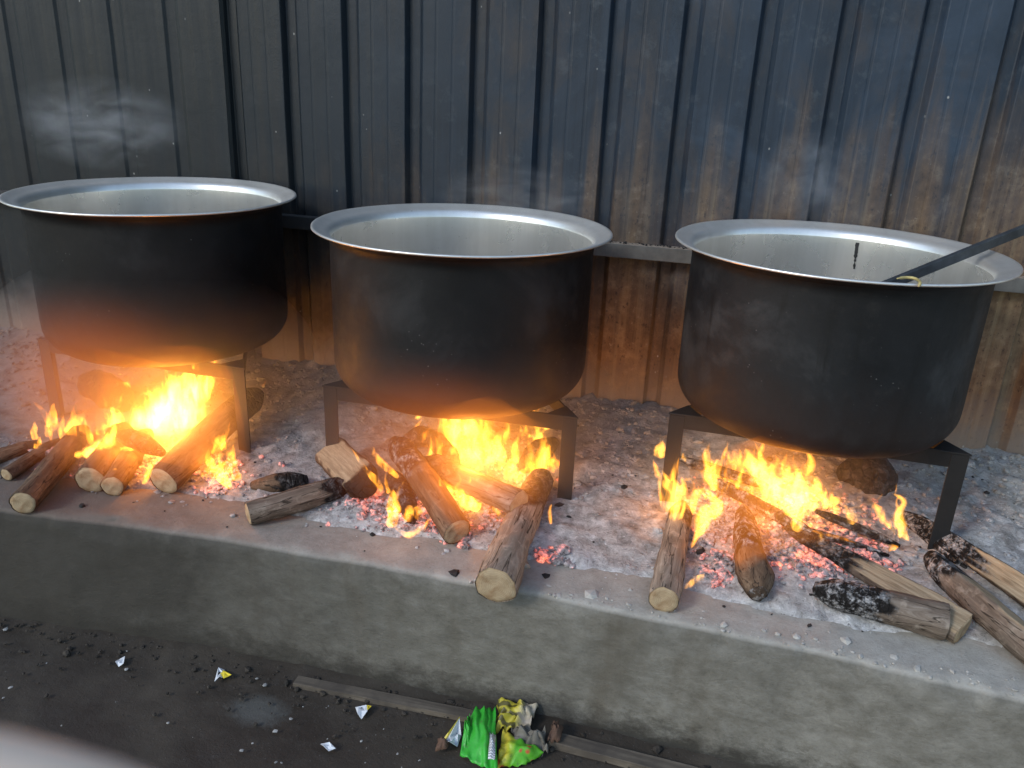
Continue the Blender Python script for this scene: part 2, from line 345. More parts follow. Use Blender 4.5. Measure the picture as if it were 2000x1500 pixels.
def mat_bloom_glow(name, strength, col):              # emission imitating bloom and fire-lit smoke, fading at its rim
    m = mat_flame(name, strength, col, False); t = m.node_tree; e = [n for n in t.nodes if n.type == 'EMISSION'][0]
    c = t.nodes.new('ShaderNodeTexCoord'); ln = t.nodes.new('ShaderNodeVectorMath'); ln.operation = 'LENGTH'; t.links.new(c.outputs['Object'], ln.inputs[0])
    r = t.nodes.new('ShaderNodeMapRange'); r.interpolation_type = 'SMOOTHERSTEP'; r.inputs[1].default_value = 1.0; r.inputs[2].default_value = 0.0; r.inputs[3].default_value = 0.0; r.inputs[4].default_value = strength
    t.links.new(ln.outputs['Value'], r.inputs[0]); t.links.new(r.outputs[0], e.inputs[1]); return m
def mat_smoke(name, density, col=(0.8, 0.8, 0.8), aniso=0.3):
    m = bpy.data.materials.new(name); m.use_nodes = True; t = m.node_tree; t.nodes.clear()
    o = t.nodes.new('ShaderNodeOutputMaterial'); e = t.nodes.new('ShaderNodeVolumePrincipled')
    e.inputs['Color'].default_value = (*col, 1); e.inputs['Density'].default_value = density; e.inputs['Anisotropy'].default_value = aniso
    t.links.new(e.outputs[0], o.inputs['Volume']); return m
def mat_steam(name, density, scale=3.0, seed=0.0):
    m = bpy.data.materials.new(name); m.use_nodes = True; t = m.node_tree; t.nodes.clear()
    o = t.nodes.new('ShaderNodeOutputMaterial'); e = t.nodes.new('ShaderNodeVolumePrincipled')
    e.inputs['Color'].default_value = (0.93, 0.95, 0.97, 1); e.inputs['Anisotropy'].default_value = 0.2
    c = t.nodes.new('ShaderNodeTexCoord'); n = t.nodes.new('ShaderNodeTexNoise'); n.inputs['Scale'].default_value = scale
    n.inputs['Detail'].default_value = 4; n.inputs['Distortion'].default_value = 0.7
    mp = t.nodes.new('ShaderNodeMapping'); mp.inputs['Location'].default_value = (seed, seed*2, seed*3)
    t.links.new(c.outputs['Object'], mp.inputs[0]); t.links.new(mp.outputs[0], n.inputs['Vector'])
    ln = t.nodes.new('ShaderNodeVectorMath'); ln.operation = 'LENGTH'; t.links.new(c.outputs['Object'], ln.inputs[0])
    fall = t.nodes.new('ShaderNodeMapRange'); fall.inputs[1].default_value = 0.25; fall.inputs[2].default_value = 1.0; fall.inputs[3].default_value = 1; fall.inputs[4].default_value = 0
    t.links.new(ln.outputs['Value'], fall.inputs[0])
    r = t.nodes.new('ShaderNodeMapRange'); r.inputs[1].default_value = 0.44; r.inputs[2].default_value = 0.72; r.inputs[3].default_value = 0; r.inputs[4].default_value = density
    t.links.new(n.outputs['Fac'], r.inputs[0])
    mu = t.nodes.new('ShaderNodeMath'); mu.operation = 'MULTIPLY'; t.links.new(r.outputs[0], mu.inputs[0]); t.links.new(fall.outputs[0], mu.inputs[1])
    t.links.new(mu.outputs[0], e.inputs['Density']); t.links.new(e.outputs[0], o.inputs['Volume']); return m

# ------------------------------------------------------------------ ground
def build_ground():
    def axis(lo, hi, d0, d1, step):
        a = list(np.arange(d0, d1+1e-6, step)); x = d0; g = step
        while x > lo: g *= 1.5; x = max(lo, x-g); a.insert(0, x)
        x = d1; g = step
        while x < hi: g *= 1.5; x = min(hi, x+g); a.append(x)
        return np.array(a)
    xs = axis(-60, 60, -2.2, 1.9, 0.02); ys = axis(-60, 60, -0.9, 0.05, 0.02)
    V = []
    for y in ys:
        for x in xs:
            near = 1 if (-2.4 < x < 2.1 and -1.1 < y < 0.1) else 0
            z = 0.0
            if near:
                foot = math.exp(-max(0, -y)/0.06)
                z = 0.006*fbm(x, y, 0, 4, 3) + 0.004*nz(x, y, 3, 24) + foot*(0.012 + 0.016*abs(nz(x, y, 5, 13)))
            V.append((x, y, z))
    o = mesh_obj('ground', V, grid_faces(len(xs), len(ys)), mat_ground()); tag(o, 'dark trodden wet earth in front of the hearth', 'ground', kind='structure')
build_ground()

def edge_y(x):                                    # hand-laid kerb is not quite straight
    xs = [-4, -1.4, -0.75, -0.2, 0.25, 0.65, 1.0, 3]; ys = [-0.05, -0.03, 0.018, 0.024, 0.018, 0.0, -0.028, -0.07]
    return float(np.interp(x, xs, ys)) + 0.006*nz(x, 0, 0, 5)
CON = mat_concrete()
def build_platform():
    prof = [(0.0, -0.06)] + [(0.0, z) for z in np.linspace(-0.02, 0.262, 24)]
    prof += [(0.002, 0.272), (0.006, 0.281), (0.013, 0.287), (0.022, 0.2895)]
    prof += [(y, 0.29) for y in np.linspace(0.035, 0.36, 20)] + [(0.7, 0.288), (1.18, 0.288), (1.18, -0.06)]
    xs = np.concatenate([np.arange(-4.2, -2.3, 0.1), np.arange(-2.3, 1.9, 0.014), np.arange(1.9, 3.6, 0.1)])
    V = []
    for (py, pz) in prof:
        for x in xs:
            e = edge_y(x); y, z = py + e*max(0, 1-py/0.9), pz
            if py < 0.5 and pz > -0.05:
                q = fbm(x, pz, py, 5, 3)*0.006 + nz(x, pz, py, 28)*0.0025
                if pz < 0.26: y -= q
                elif py < 0.03:
                    chip = max(0, nz(x, 1.7, 0, 9) - 0.25)*0.022 + max(0, nz(x, 4.7, 0, 36)-0.05)*0.012
                    y += chip; z -= chip*0.5 - q*0.4
                else: z += q*0.5
                if pz < 0.26: y -= 0.012*(1-pz/0.26)
            V.append((x, y, z*PLAT/0.29))
    o = mesh_obj('hearth_platform', V, grid_faces(len(xs), len(prof)), CON)
    tag(o, 'long low concrete platform with worn front kerb under the three fires', 'platform')
build_platform()

# ------------------------------------------------------------------ ash bed
POTS = [(-1.1187*S, 0.5432*S), (-0.2596*S, 0.5282*S), (0.6063*S, 0.5702*S)]
WALL_Y = 0.9377*S
def ash_front(x):
    return 0.135 + 0.045*nz(x, 7.3, 0, 3.1) + 0.02*nz(x, 2.3, 0, 11) + edge_y(x) + (0.05 if -1.6 < x < -0.75 else 0)
def ash_h(x, y):
    d = y - ash_front(x)
    if d <= 0: return -0.012
    h = 0.022*min(1, d/0.12) + 0.010*fbm(x, y, 0, 6, 3)*min(1, d/0.06)
    for (cx, cy) in POTS:                           # low fire mound under each pot
        q = ((x-cx)/0.30)**2 + ((y-cy+0.12)/0.32)**2
        h += 0.022*math.exp(-q)
    for mx, ax in ((-0.76, 0.03), (0.18, 0.02), (-1.8, 0.02)):   # ridges raked between the fires
        h += ax*math.exp(-((x-mx)/0.16)**2)*min(1, d/0.35)
    bk = max(0, (y-0.42)/0.6); h += 0.062*bk**1.4 + 0.018*bk*abs(nz(x, y, 2, 14))
    h += 0.008*nz(x, y, 9, 30) + 0.007*abs(nz(x, y, 4, 62))*(0.5+bk)
    return h if d > 0.02 else h*d/0.02
ASH = mat_ash()
def build_ash():
    xs = np.arange(-2.75, 2.0, 0.0125); ys = np.arange(0.06, WALL_Y+0.05, 0.0125)
    V = [(x, y, PLAT-0.001+ash_h(x, y)) for y in ys for x in xs]
    o = mesh_obj('ash_bed', V, grid_faces(len(xs), len(ys)), ASH); tag(o, 'grey white wood ash spread over the platform round the fires', 'ash', kind='stuff')
build_ash()
_t = (1+5**0.5)/2
ICO = np.array([(-1,_t,0),(1,_t,0),(-1,-_t,0),(1,-_t,0),(0,-1,_t),(0,1,_t),(0,-1,-_t),(0,1,-_t),(_t,0,-1),(_t,0,1),(-_t,0,-1),(-_t,0,1)])/1.9
ICF = np.array([(0,11,5),(0,5,1),(0,1,7),(0,7,10),(0,10,11),(1,5,9),(5,11,4),(11,10,2),(10,7,6),(7,1,8),(3,9,4),(3,4,2),(3,2,6),(3,6,8),(3,8,9),(4,9,5),(2,4,11),(6,2,10),(8,6,7),(9,8,1)])
def lumps(name, pts, sizes, mat, parent=None, flat=0.6, elong=1.0):
    V, F = [], []
    for (p, s) in zip(pts, sizes):
        a = rng.uniform(0, 6.28); q = ICO*rng.uniform(0.65, 1.3, (12, 1))*s*np.array([elong*rng.uniform(.8, 1.3), rng.uniform(.7, 1.1), flat])
        ca, sa = math.cos(a), math.sin(a); q = np.stack([q[:, 0]*ca-q[:, 1]*sa, q[:, 0]*sa+q[:, 1]*ca, q[:, 2]], -1) + np.array(p)
        b = len(V); V += q.tolist(); F += (ICF+b).tolist()
    return mesh_obj(name, V, F, mat, parent, smooth=False)
def scatter(n, x0, x1, y0, y1, lift=0.0, cond=None):
    out = []
    while len(out) < n:
        x, y = rng.uniform(x0, x1), rng.uniform(y0, y1)
        if cond and rng.uniform() > cond(x, y): continue
        h = ash_h(x, y)
        out.append((x, y, PLAT+max(0, h)+lift))
    return out
pts = scatter(4200, -2.4, 1.75, 0.12, WALL_Y-0.01, 0.001, lambda x, y: 0.15+0.85*max(0, (y-0.4)/0.6))
tag(lumps('ash_clods', pts, rng.gamma(1.7, 0.0022, len(pts))+0.0015, ASH), 'small pale clods and flakes lying in the ash', 'ash clods', kind='stuff')
CHAR = plain('charcoal', (0.02, 0.018, 0.017), 0.8, nscale=60, namp=0.6, bump=0.5)
pts = scatter(260, -2.2, 1.7, 0.05, WALL_Y-0.01, 0.001, lambda x, y: 0.2+0.8*max(0, (y-0.5)/0.45))
tag(lumps('charcoal_bits', pts, rng.gamma(1.6, 0.0024, len(pts))+0.0015, CHAR), 'black charcoal crumbs strewn in the ash', 'charcoal', kind='stuff')

# ------------------------------------------------------------------ corrugated sheet wall
WM = mat_wall()
PITCH_W, G0 = 0.189*S, 0.0027*S                    # groove spacing, one groove's left edge
def build_wall():
    root = empty('sheet_wall', (0, WALL_Y, PLAT)); tag(root, 'tall sooty ribbed metal sheet wall with rust stains behind the pots', 'wall')
    zs = np.linspace(PLAT-0.03, 2.9, 60)
    def prof(k0, k1):
        pr = []
        for k in range(k0, k1):
            x = G0 + k*PITCH_W
            pr += [(x-0.002, 0), (x, 0.0015), (x+0.009, 0.022), (x+0.012, 0.024), (x+0.040, 0.024), (x+0.043, 0.022), (x+0.057, 0.0015), (x+0.059, 0)]
            for u in (0.095, 0.098, 0.103, 0.106): pr.append((x+u, 0.0007 if u in (0.098, 0.103) else 0.0))
            for u in (0.148, 0.151, 0.156, 0.159): pr.append((x+u, 0.0007 if u in (0.151, 0.156) else 0.0))
            pr += [(x+0.18, 0), (x+PITCH_W-0.012, 0)]
        return pr
    for i, (k0, k1) in enumerate([(-22, -16), (-16, -11), (-11, -6), (-6, -1), (-1, 4), (4, 9), (9, 14)]):
        pr = prof(k0, k1); xe = G0+k1*PITCH_W
        if i < 3: pr = [(x, d*(0.09 if i < 2 else 0.3)) for x, d in pr]
        pr = pr + [(xe-0.002, 0.0)] + ([(xe+0.007, 0.017)] if i != 2 else [(xe+0.006, 0.012)])
        dy = -0.003*(i % 2) - (0.010 if i == 2 else 0)
        V = []
        for z in zs:
            for (x, d) in pr:
                V.append((x + 0.004*nz(x, 0, z, 1.5), WALL_Y + d + dy + 0.006*nz(x, i*3.0, z, 1.1) + 0.0015*nz(x, i, z, 6), z))
        o = mesh_obj('metal_sheet', V, grid_faces(len(pr), len(zs)), WM, root, smooth=False)
        o.matrix_parent_inverse = root.matrix_world.inverted()
        o.parent = root; o.location = (0, -WALL_Y, -PLAT)
    z1 = PLAT + 0.575*S; V, F = [], []
    box(V, F, -4.3, 3.0, -0.044, -0.006, z1-0.005, z1)
    box(V, F, -4.3, 3.0, -0.0455, -0.0405, z1-0.042, z1+0.0006)
    o = mesh_obj('rail', V, F, mat_rail(), root, smooth=False); bevel(o, 0.0015)
    o.location = (0, 0, -PLAT)
    pts = [(rng.uniform(-0.1, 0.4), WALL_Y-rng.uniform(0.008, 0.038), z1+0.002) for _ in range(70)]
    tag(lumps('soot_crumbs', pts, rng.uniform(0.001, 0.005, 70), CHAR), 'black soot crumbs lying on the wall rail', 'soot crumbs', kind='stuff')
build_wall()
for o in bpy.data.objects:
    if o.name.startswith('metal_sheet'): o.matrix_parent_inverse = Matrix.Identity(4)

# ------------------------------------------------------------------ pots
RIM_Z, POT_H, RB, RR = PLAT+0.672*S, 0.402*S, 0.3175*S, 0.36*S
POT_DZ = (0.0, -0.0165, 0.0015)
RF = 0.08                                          # bend between the flat bottom and the wall
def pot_z(r):                                       # height of the outside above the pot's lowest point
    return 0.0 if r < RB-RF else RF - math.sqrt(max(0.0, RF*RF-(min(r, RB)-RB+RF)**2))
INNER = mat_alu('worn_aluminium_inside', 0.25, 1.1, 0.85); RIMM = mat_alu('worn_aluminium_rim', 0.3, 1.15, 0.7)
def pot_meshes():
    Rf = RF
    out = [(0.0, 0.0), (0.10, 0.0), (RB-Rf-0.03, 0.001)]
    for a in np.linspace(0, math.pi/2, 14): out.append((RB-Rf+Rf*math.sin(a), Rf-Rf*math.cos(a)))
    out += [(RB+0.0006, z) for z in np.linspace(Rf+0.02, POT_H-0.05, 10)]
    out += [(RB+0.001, POT_H-0.04), (RB+0.004, POT_H-0.026), (RB+0.010, POT_H-0.0205), (RB+0.024, POT_H-0.0155), (RR-0.006, POT_H-0.0045)]
    t = 0.004
    inn = [(0.0, t), (RB-Rf-0.03, t)]
    for a in np.linspace(0, math.pi/2, 12): inn.append((RB-Rf+(Rf-t)*math.sin(a), Rf-(Rf-t)*math.cos(a)))
    inn += [(RB-t, z) for z in np.linspace(Rf+0.02, POT_H-0.045, 8)]
    inn += [(RB-t+0.0005, POT_H-0.034)]
    rim = [(RB-t+0.0005, POT_H-0.034), (RB-0.001, POT_H-0.022), (RB+0.006, POT_H-0.0145), (RB+0.016, POT_H-0.011), (RB+0.03, POT_H-0.0065), (RR-0.008, POT_H-0.0012), (RR-0.003, POT_H+0.0005), (RR, POT_H-0.001), (RR+0.0005, POT_H-0.004), (RR-0.003, POT_H-0.0062), (RR-0.006, POT_H-0.004)]
    return out, inn, rim
PO, PI_, PR = pot_meshes()
def make_pot(i, label):
    cx, cy = POTS[i]; root = empty('cooking_pot', (cx, cy, RIM_Z-POT_H+POT_DZ[i]), 0.9*i)
    tag(root, label, 'pot', 'three big cooking pots')
    sm = mat_soot('soot_%d' % i, i*2.3+1, (0.26, 0.36, 0.6)[i], (0.5, 1.0, 0.5)[i])
    def warp(V, k):
        return [(x*(1+0.004*math.cos(2*math.atan2(y, x)+k)) + 0.0012*nz(x, y, z+k, 7), y*(1+0.004*math.cos(2*math.atan2(y, x)+k)) + 0.0012*nz(x+9, y, z+k, 7), z+0.0015*nz(x, y, k, 4)) for x, y, z in V]
    for nm, pr, mt, fl in (('body', PO, sm, True), ('lining', PI_, INNER, False), ('rim', PR, RIMM, False)):
        V, F = lathe(pr, 120)
        if nm == 'body': pass
        mesh_obj(nm, warp(V, i*1.3), F, mt, root)
    return root
POT_ROOT = [make_pot(0, 'sooty black aluminium pot furthest left, steam drifting above its rim'),
            make_pot(1, 'black aluminium pot in the middle with bright silver rim'),
            make_pot(2, 'grey black aluminium pot furthest right with a ladle handle leaning in it')]
# dark drip running down inside the right pot
def build_drip():
    root = POT_ROOT[2]; V, F = [], []
    c = Vector((*POTS[2], 0)); d = ray(1676, 470)
    # meet the inner back wall
    a = d.x**2+d.y**2; o = CAM-c; b = 2*(o.x*d.x+o.y*d.y); cc = o.x**2+o.y**2-(RB-0.005)**2
    t = (-b+math.sqrt(b*b-4*a*cc))/(2*a); p = CAM+d*t; ang = math.atan2(p.y-c.y, p.x-c.x); zt = RIM_Z-0.04
    n = 26
    for i in range(n):
        u = i/(n-1); wv = max(0.0004, (0.0045+0.009*nz(u*7.3, 2, 1)) * (1-0.6*u) + 0.0006)
        aa = ang + 0.004*nz(u*4, 0, 3)-0.012*u*u
        for sgn in (-1, 1):
            q = aa + sgn*wv/RB; r = RB-0.0062
            V.append((c.x+r*math.cos(q), c.y+r*math.sin(q), zt-0.075*u))
    F = [(2*i, 2*i+1, 2*i+3, 2*i+2) for i in range(n-1)]
    o = mesh_obj('drip_stain', V, F, plain('burnt_drip', (0.02, 0.018, 0.016), 0.5), root)
    root.rotation_euler[2]; o.matrix_parent_inverse = (Matrix.Translation(root.location) @ Matrix.Rotation(root.rotation_euler[2], 4, 'Z')).inverted()
build_drip()

# ------------------------------------------------------------------ iron stands
IRON = mat_iron()
HW, RHO, APEX = 0.3214*S, 0.1408*S, 0.40*S           # half width, front bar and back corner from the pot's axis
def make_stand(i, dx, dy, yaw, label):
    cx, cy = POTS[i]; root = empty('pot_stand', (cx+dx, cy+dy, PLAT), math.radians(yaw)); tag(root, label, 'pot stand', 'angle iron stands under the pots')
    PB = RIM_Z - POT_H + POT_DZ[i] - PLAT; BT = PB - 0.0004; BB = BT-0.042; t = 0.005; lw = 0.040
    cor = [Vector((-HW, -RHO, 0)), Vector((HW, -RHO, 0)), Vector((0, APEX, 0))]
    for k in range(3):                               # angle bars: flat flange on top, upright flange outside
        a, b = cor[k], cor[(k+1) % 3]; d = (b-a).normalized(); n = Vector((d.y, -d.x, 0)); L = (b-a).length; V, F = [], []
        m = 48                                       # top edge is cut down where the round bottom beds into it
        for q in range(m+1):
            u = 0.03+(L-0.06)*q/m; w2 = a+d*u; pz = PB+pot_z(math.hypot(w2.x+dx, w2.y+dy))-0.0008; zt = max(BB+0.008, min(BT, pz))
            for (off, z) in ((0, BB), (0, zt), (-t, zt), (-t, BB)): V.append(tuple(a+d*u+n*off+Vector((0, 0, z))))
        for q in range(m):
            for k2 in range(4): F.append((q*4+k2, q*4+(k2+1) % 4, q*4+4+(k2+1) % 4, q*4+4+k2))
        F.append((3, 2, 1, 0)); F.append(tuple(m*4+k2 for k2 in range(4)))
        bevel(mesh_obj('top_bar', V, F, IRON, root, smooth=False), 0.001)
    for k in range(3):
        c = cor[k]; d1 = (cor[(k+1) % 3]-c).normalized(); d2 = (cor[(k+2) % 3]-c).normalized(); V, F = [], []
        n1 = Vector((-d1.y, d1.x, 0)); n2 = Vector((d2.y, -d2.x, 0))
        o_ = c - (d1+d2).normalized()*0.004
        def prism(P, z0, z1):
            b = len(V); m = len(P)
            for z in (z0, z1): V.extend([(p.x, p.y, z) for p in P])
            F.append(tuple(b+q for q in reversed(range(m)))); F.append(tuple(b+m+q for q in range(m)))
            F.extend([(b+q, b+(q+1) % m, b+m+(q+1) % m, b+m+q) for q in range(m)])
        prism([o_, o_+d1*lw, o_+d1*lw+n1*t, o_+(d1+d2)*t*0.9, o_+d2*lw+n2*t, o_+d2*lw], -0.006, BT-0.0055)
        prism([o_-(d1+d2)*0.002, o_+d1*0.085, o_+d2*0.085], BT-0.005, BT+0.0002)      # corner plate
        bevel(mesh_obj('leg', V, F, IRON, root, smooth=False), 0.001)
make_stand(0, 0.0, -0.006, -1.9, 'black angle iron stand under the left pot')
make_stand(1, 0.009, -0.006, 0.5, 'black angle iron stand under the middle pot')
make_stand(2, 0.006, 0.011, -1.9, 'black angle iron stand under the right pot')

# ------------------------------------------------------------------ firewood
BARKS = [mat_bark('bark_grey', (0.075, 0.055, 0.04), (0.17, 0.13, 0.1), (0.3, 0.25, 0.2)),
         mat_bark('bark_brown', (0.05, 0.032, 0.02), (0.12, 0.078, 0.05), (0.21, 0.15, 0.1)),
         mat_bark('bark_pale', (0.13, 0.1, 0.075), (0.26, 0.21, 0.16), (0.4, 0.34, 0.27))]
CUT = mat_cut()
def log(label, front, back, dpx, hf=None, hb=None, taper=1.0, char=0.55, ashy=0.0, bark=0, split=None, bend=0.22, cut=True, name='firewood_log', group='firewood in the fires', cat='log', charfront=0.0, lump=0.065, dback=None):
    r = 0.5*dpx*m_per_px(on_z(*front, 0.04))
    A = on_ash(*front, r*0.95 if hf is None else hf); B = on_ash(*back, r+0.008 if hb is None else hb)
    L = (B-A).length; ax = (B-A).normalized(); zz = Vector((0, 0, 1)); yy = zz.cross(ax).normalized(); zz = ax.cross(yy)
    R = Matrix((ax, yy, zz)).transposed(); root = empty(name, A); root.rotation_mode = 'QUATERNION'; root.rotation_quaternion = R.to_quaternion()
    tag(root, label, cat, group)
    N = 30; Mx = max(10, int(L/0.011)); sd = random.uniform(0, 50); V, F, ca, sp, av = [], [], [], [], []
    sn = None
    if split: n = R.transposed() @ Vector(split[0]).normalized(); sn = Vector((0, n.y, n.z)).normalized(); sv = split[1]
    oy, oz = random.uniform(-1, 1), random.uniform(-0.3, 1)
    for j in range(Mx):
        u = j/(Mx-1); rr = r*(1+(taper-1)*u)
        endr = 1.0 if j > 0 else 0.97
        if not cut and j < 5: endr *= 1-0.11*(5-j)**1.15*0.8
        if j > Mx-5: endr *= (1-0.10*(j-Mx+5)**1.2)
        by, bz = bend*math.sin(math.pi*u)*oy*r, bend*math.sin(math.pi*u)*oz*r
        for k in range(N):
            a = 2*math.pi*k/N; cyv, czv = math.cos(a), math.sin(a)
            q = 1 + lump*1.6*fbm(u*L*9+sd, cyv*1.2, czv*1.2, 1, 3) + lump*nz(u*L*34, cyv*3, czv*3+sd) + 0.10*max(0, nz(u*L*5+sd, cyv*1.5, czv*1.5)-0.35)
            c0 = min(1, max(0, (u-char+0.1+0.12*nz(u*6, cyv*2, czv*2+sd))/0.16)) if char < 1 else 0
            c0 = max(c0, charfront*(1 if u < 0.9 else 1))
            q *= 1 - 0.10*c0*abs(nz(u*L*42+sd, cyv*3.4, czv*3.4))
            y, z = rr*endr*q*cyv, rr*endr*q*czv; s1 = 0.0
            if sn is not None:
                dd = y*sn.y+z*sn.z; lim = rr*(sv+0.12*nz(u*L*7+sd, 0, 0)+0.05*nz(u*L*30, y*60, z*60))
                if dd > lim: y -= (dd-lim)*sn.y; z -= (dd-lim)*sn.z; s1 = 1.0
            V.append((u*L, y+by, z+bz)); ca.append(c0); sp.append(s1*(1-c0)); av.append(c0*ashy if ashy else 0)
    for j in range(Mx-1):
        for k in range(N): F.append((j*N+k, j*N+(k+1) % N, (j+1)*N+(k+1) % N, (j+1)*N+k))
    V.append((L+0.1*r, 0, 0)); ca.append(1.0 if char < 1 else 0); sp.append(0); av.append(ashy)
    F += [((Mx-1)*N+k, (Mx-1)*N+(k+1) % N, Mx*N) for k in range(N)]
    o = mesh_obj('bark', V, F, BARKS[bark], root)
    attr(o, 'char', ca); attr(o, 'split', sp); attr(o, 'ashy', av)
    # sawn end
    E, G = [], []; ring0 = np.array(V[:N]); K = 6
    for m in range(K):
        s = 1-m/K
        for k in range(N):
            y, z = ring0[k, 1]*s*0.985, ring0[k, 2]*s*0.985
            E.append((-0.0015 - (0 if cut else 0.12*r*(1-s*s)) - 0.002*nz(y*60, z*60, sd) - (0.0 if m else -0.004), y, z))
    E.append((-0.002 - (0 if cut else 0.12*r), 0, 0))
    for m in range(K-1):
        for k in range(N): G.append((m*N+k, (m+1)*N+k, (m+1)*N+(k+1) % N, m*N+(k+1) % N))
    G += [((K-1)*N+k, K*N, (K-1)*N+(k+1) % N) for k in range(N)]
    e = mesh_obj('cut_end' if cut else 'burnt_end', E, G, CUT if cut else BARKS[bark], root)
    if not cut:
        for n_, v_ in (('char', min(1.0, ca[0]+0.35)), ('split', 0.0), ('ashy', ashy*0.5)): attr(e, n_, [v_]*len(E))
    return root
CHARM = plain('burnt_wood', (0.03, 0.024, 0.02), 0.85, nscale=50, namp=0.7, bump=0.7)
up = (0, 0, 1)
# left fire
log('pale cut log lowest and furthest left, near the kerb', (45, 983), (165, 838), 50, char=0.75, bark=1)
log('thin log with small cut end at the left picture edge', (12, 928), (118, 860), 27, char=0.7, bark=1)
log('reddish stick at the left edge above the thin cut log', (-60, 908), (78, 866), 30, char=0.85, bark=1)
log('round cut log third from the left under the left pot', (176, 937), (245, 835), 60, char=0.45, bark=1)
log('smaller round cut log between two thicker cut logs under the left pot', (219, 950), (290, 845), 47, char=0.5, bark=1)
log('thickest log of the left fire, sloping up behind the stand leg', (318, 940), (505, 768), 64, hb=0.10, char=0.72, bark=1, lump=0.04)
log('short charred log lying across the flames of the left fire', (318, 885), (228, 848), 34, hf=0.10, hb=0.10, char=0.0, ashy=0.2, bark=1, cut=False)
log('burnt dark stump at the back of the left fire', (165, 742), (245, 790), 58, hf=0.05, hb=0.04, char=0.0, bark=1, cut=False, lump=0.14)
log('brown log lying across the kerb between the left and middle fires', (484, 1003), (690, 942), 48, char=0.72, ashy=0.25, bark=0, bend=0.3)
log('short dark log behind the brown log on the kerb', (493, 948), (600, 938), 40, char=0.55, ashy=0.3, bark=1, cut=False)
log('split chunk with pale face leaning at the middle stand', (646, 882), (722, 955), 66, hf=0.045, char=0.8, bark=1, split=((-0.35, -0.35, 0.85), 0.5))
# middle fire
log('long log with pale cut end and ashy far end in the middle fire', (893, 1040), (770, 862), 60, hf=0.045, hb=0.10, char=0.62, ashy=1.0, bark=1, lump=0.04)
log('charred log end tucked under the long middle log', (806, 1016), (766, 925), 46, hf=0.03, char=0.0, ashy=0.35, bark=1, cut=False)
log('log with tan cut end propped on the big log, middle fire', (1015, 985), (826, 902), 50, hf=0.095, hb=0.055, char=0.6, ashy=0.3, bark=0)
L8 = log('biggest log, its round cut end jutting over the kerb, middle fire', (967, 1145), (1062, 925), 84, hf=0.043, hb=0.05, char=0.62, ashy=0.4, bark=2, taper=0.78, lump=0.06)
log('curled charred log at the back left of the middle fire', (782, 868), (856, 852), 42, hf=0.03, hb=0.05, char=0.0, ashy=0.5, bark=1, cut=False, bend=0.5)
log('black burnt log behind the middle flames', (838, 850), (892, 905), 36, hf=0.05, hb=0.04, char=0.0, ashy=0.3, bark=1, cut=False)
log('charred chunk beside the right leg of the middle stand', (1085, 862), (1020, 915), 44, hf=0.06, hb=0.04, char=0.0, ashy=0.4, bark=1, cut=False)
# right fire
log('grey cracked log with round cut end, furthest left in the right fire', (1296, 1172), (1332, 985), 62, char=0.8, ashy=0.4, bark=2, taper=0.85)
log('burnt brown billet with ashy tip pointing at the kerb', (1480, 1160), (1452, 990), 84, hf=0.035, char=0.42, ashy=1.0, bark=1, taper=0.42, cut=False, lump=0.12)
log('split log with pale yellow face and grey round end, right fire', (1882, 1226), (1535, 1030), 72, char=0.62, ashy=0.5, bark=0, taper=0.4, split=((-0.25, -0.15, 1), 0.35))
log('dark barked log in front of the split yellow log', (1846, 1216), (1590, 1150), 74, char=0.5, ashy=1.0, bark=0, taper=0.8)
log('grey split log running off the right edge, lower', (2070, 1300), (1815, 1085), 84, char=0.8, ashy=1.0, bark=0, taper=0.8, split=((0.6, -0.3, 0.7), 0.55))
log('dark split log running off the right edge, upper', (2100, 1225), (1765, 1005), 60, hf=0.05, hb=0.03, char=0.55, ashy=1.0, bark=1, taper=0.7, split=((-0.5, -0.6, 0.6), 0.45))
log('thin black stick crossing the right fire towards the right', (1756, 1066), (1592, 998), 18, hf=0.035, hb=0.07, char=0.0, ashy=0.5, bark=1, cut=False)
log('thin burnt stick at the back left of the right fire', (1325, 895), (1500, 950), 18, hf=0.05, hb=0.06, char=0.0, ashy=0.7, bark=1, cut=False)
log('thin charred stick with ash, low in the right fire', (1735, 1085), (1560, 1030), 15, hf=0.03, hb=0.05, char=0.0, ashy=0.9, bark=1, cut=False)
log('ashy burnt stick beside the right stand leg', (1868, 1098), (1762, 1010), 24, hf=0.025, hb=0.03, char=0.0, ashy=1.0, bark=1, cut=False)
log('charred branch lying across the right fire', (1600, 1052), (1385, 935), 26, hf=0.04, hb=0.06, char=0.0, ashy=0.9, bark=1, cut=False)
log('rounded black burnt stump behind the right fire', (1642, 925), (1745, 940), 96, hf=0.03, hb=0.02, char=0.0, ashy=0.25, bark=1, cut=False, lump=0.16)
# peeled bark curl on the biggest log
def peel():
    P = [(1003, 1075), (1014, 1088), (1022, 1102), (1026, 1112)]; V = []
    base = on_z(1003, 1075, 0.06)
    for i, q in enumerate(P):
        p = on_y(q[0], q[1], base.y-0.012*i)
        for sgn in (-1, 1):
            V.append(p + RT*sgn*(0.006+0.002*i) + Vector((0, 0.004*sgn, 0)))
    F = [(2*i, 2*i+1, 2*i+3, 2*i+2) for i in range(len(P)-1)]
    o = mesh_obj('bark_curl', V, F, BARKS[2], L8); m = o.modifiers.new('s', 'SOLIDIFY'); m.thickness = 0.003
    o.matrix_parent_inverse = (Matrix.Translation(L8.location) @ L8.rotation_quaternion.to_matrix().to_4x4()).inverted()
    for n in ('char', 'split', 'ashy'): attr(o, n, [0]*len(V))
peel()

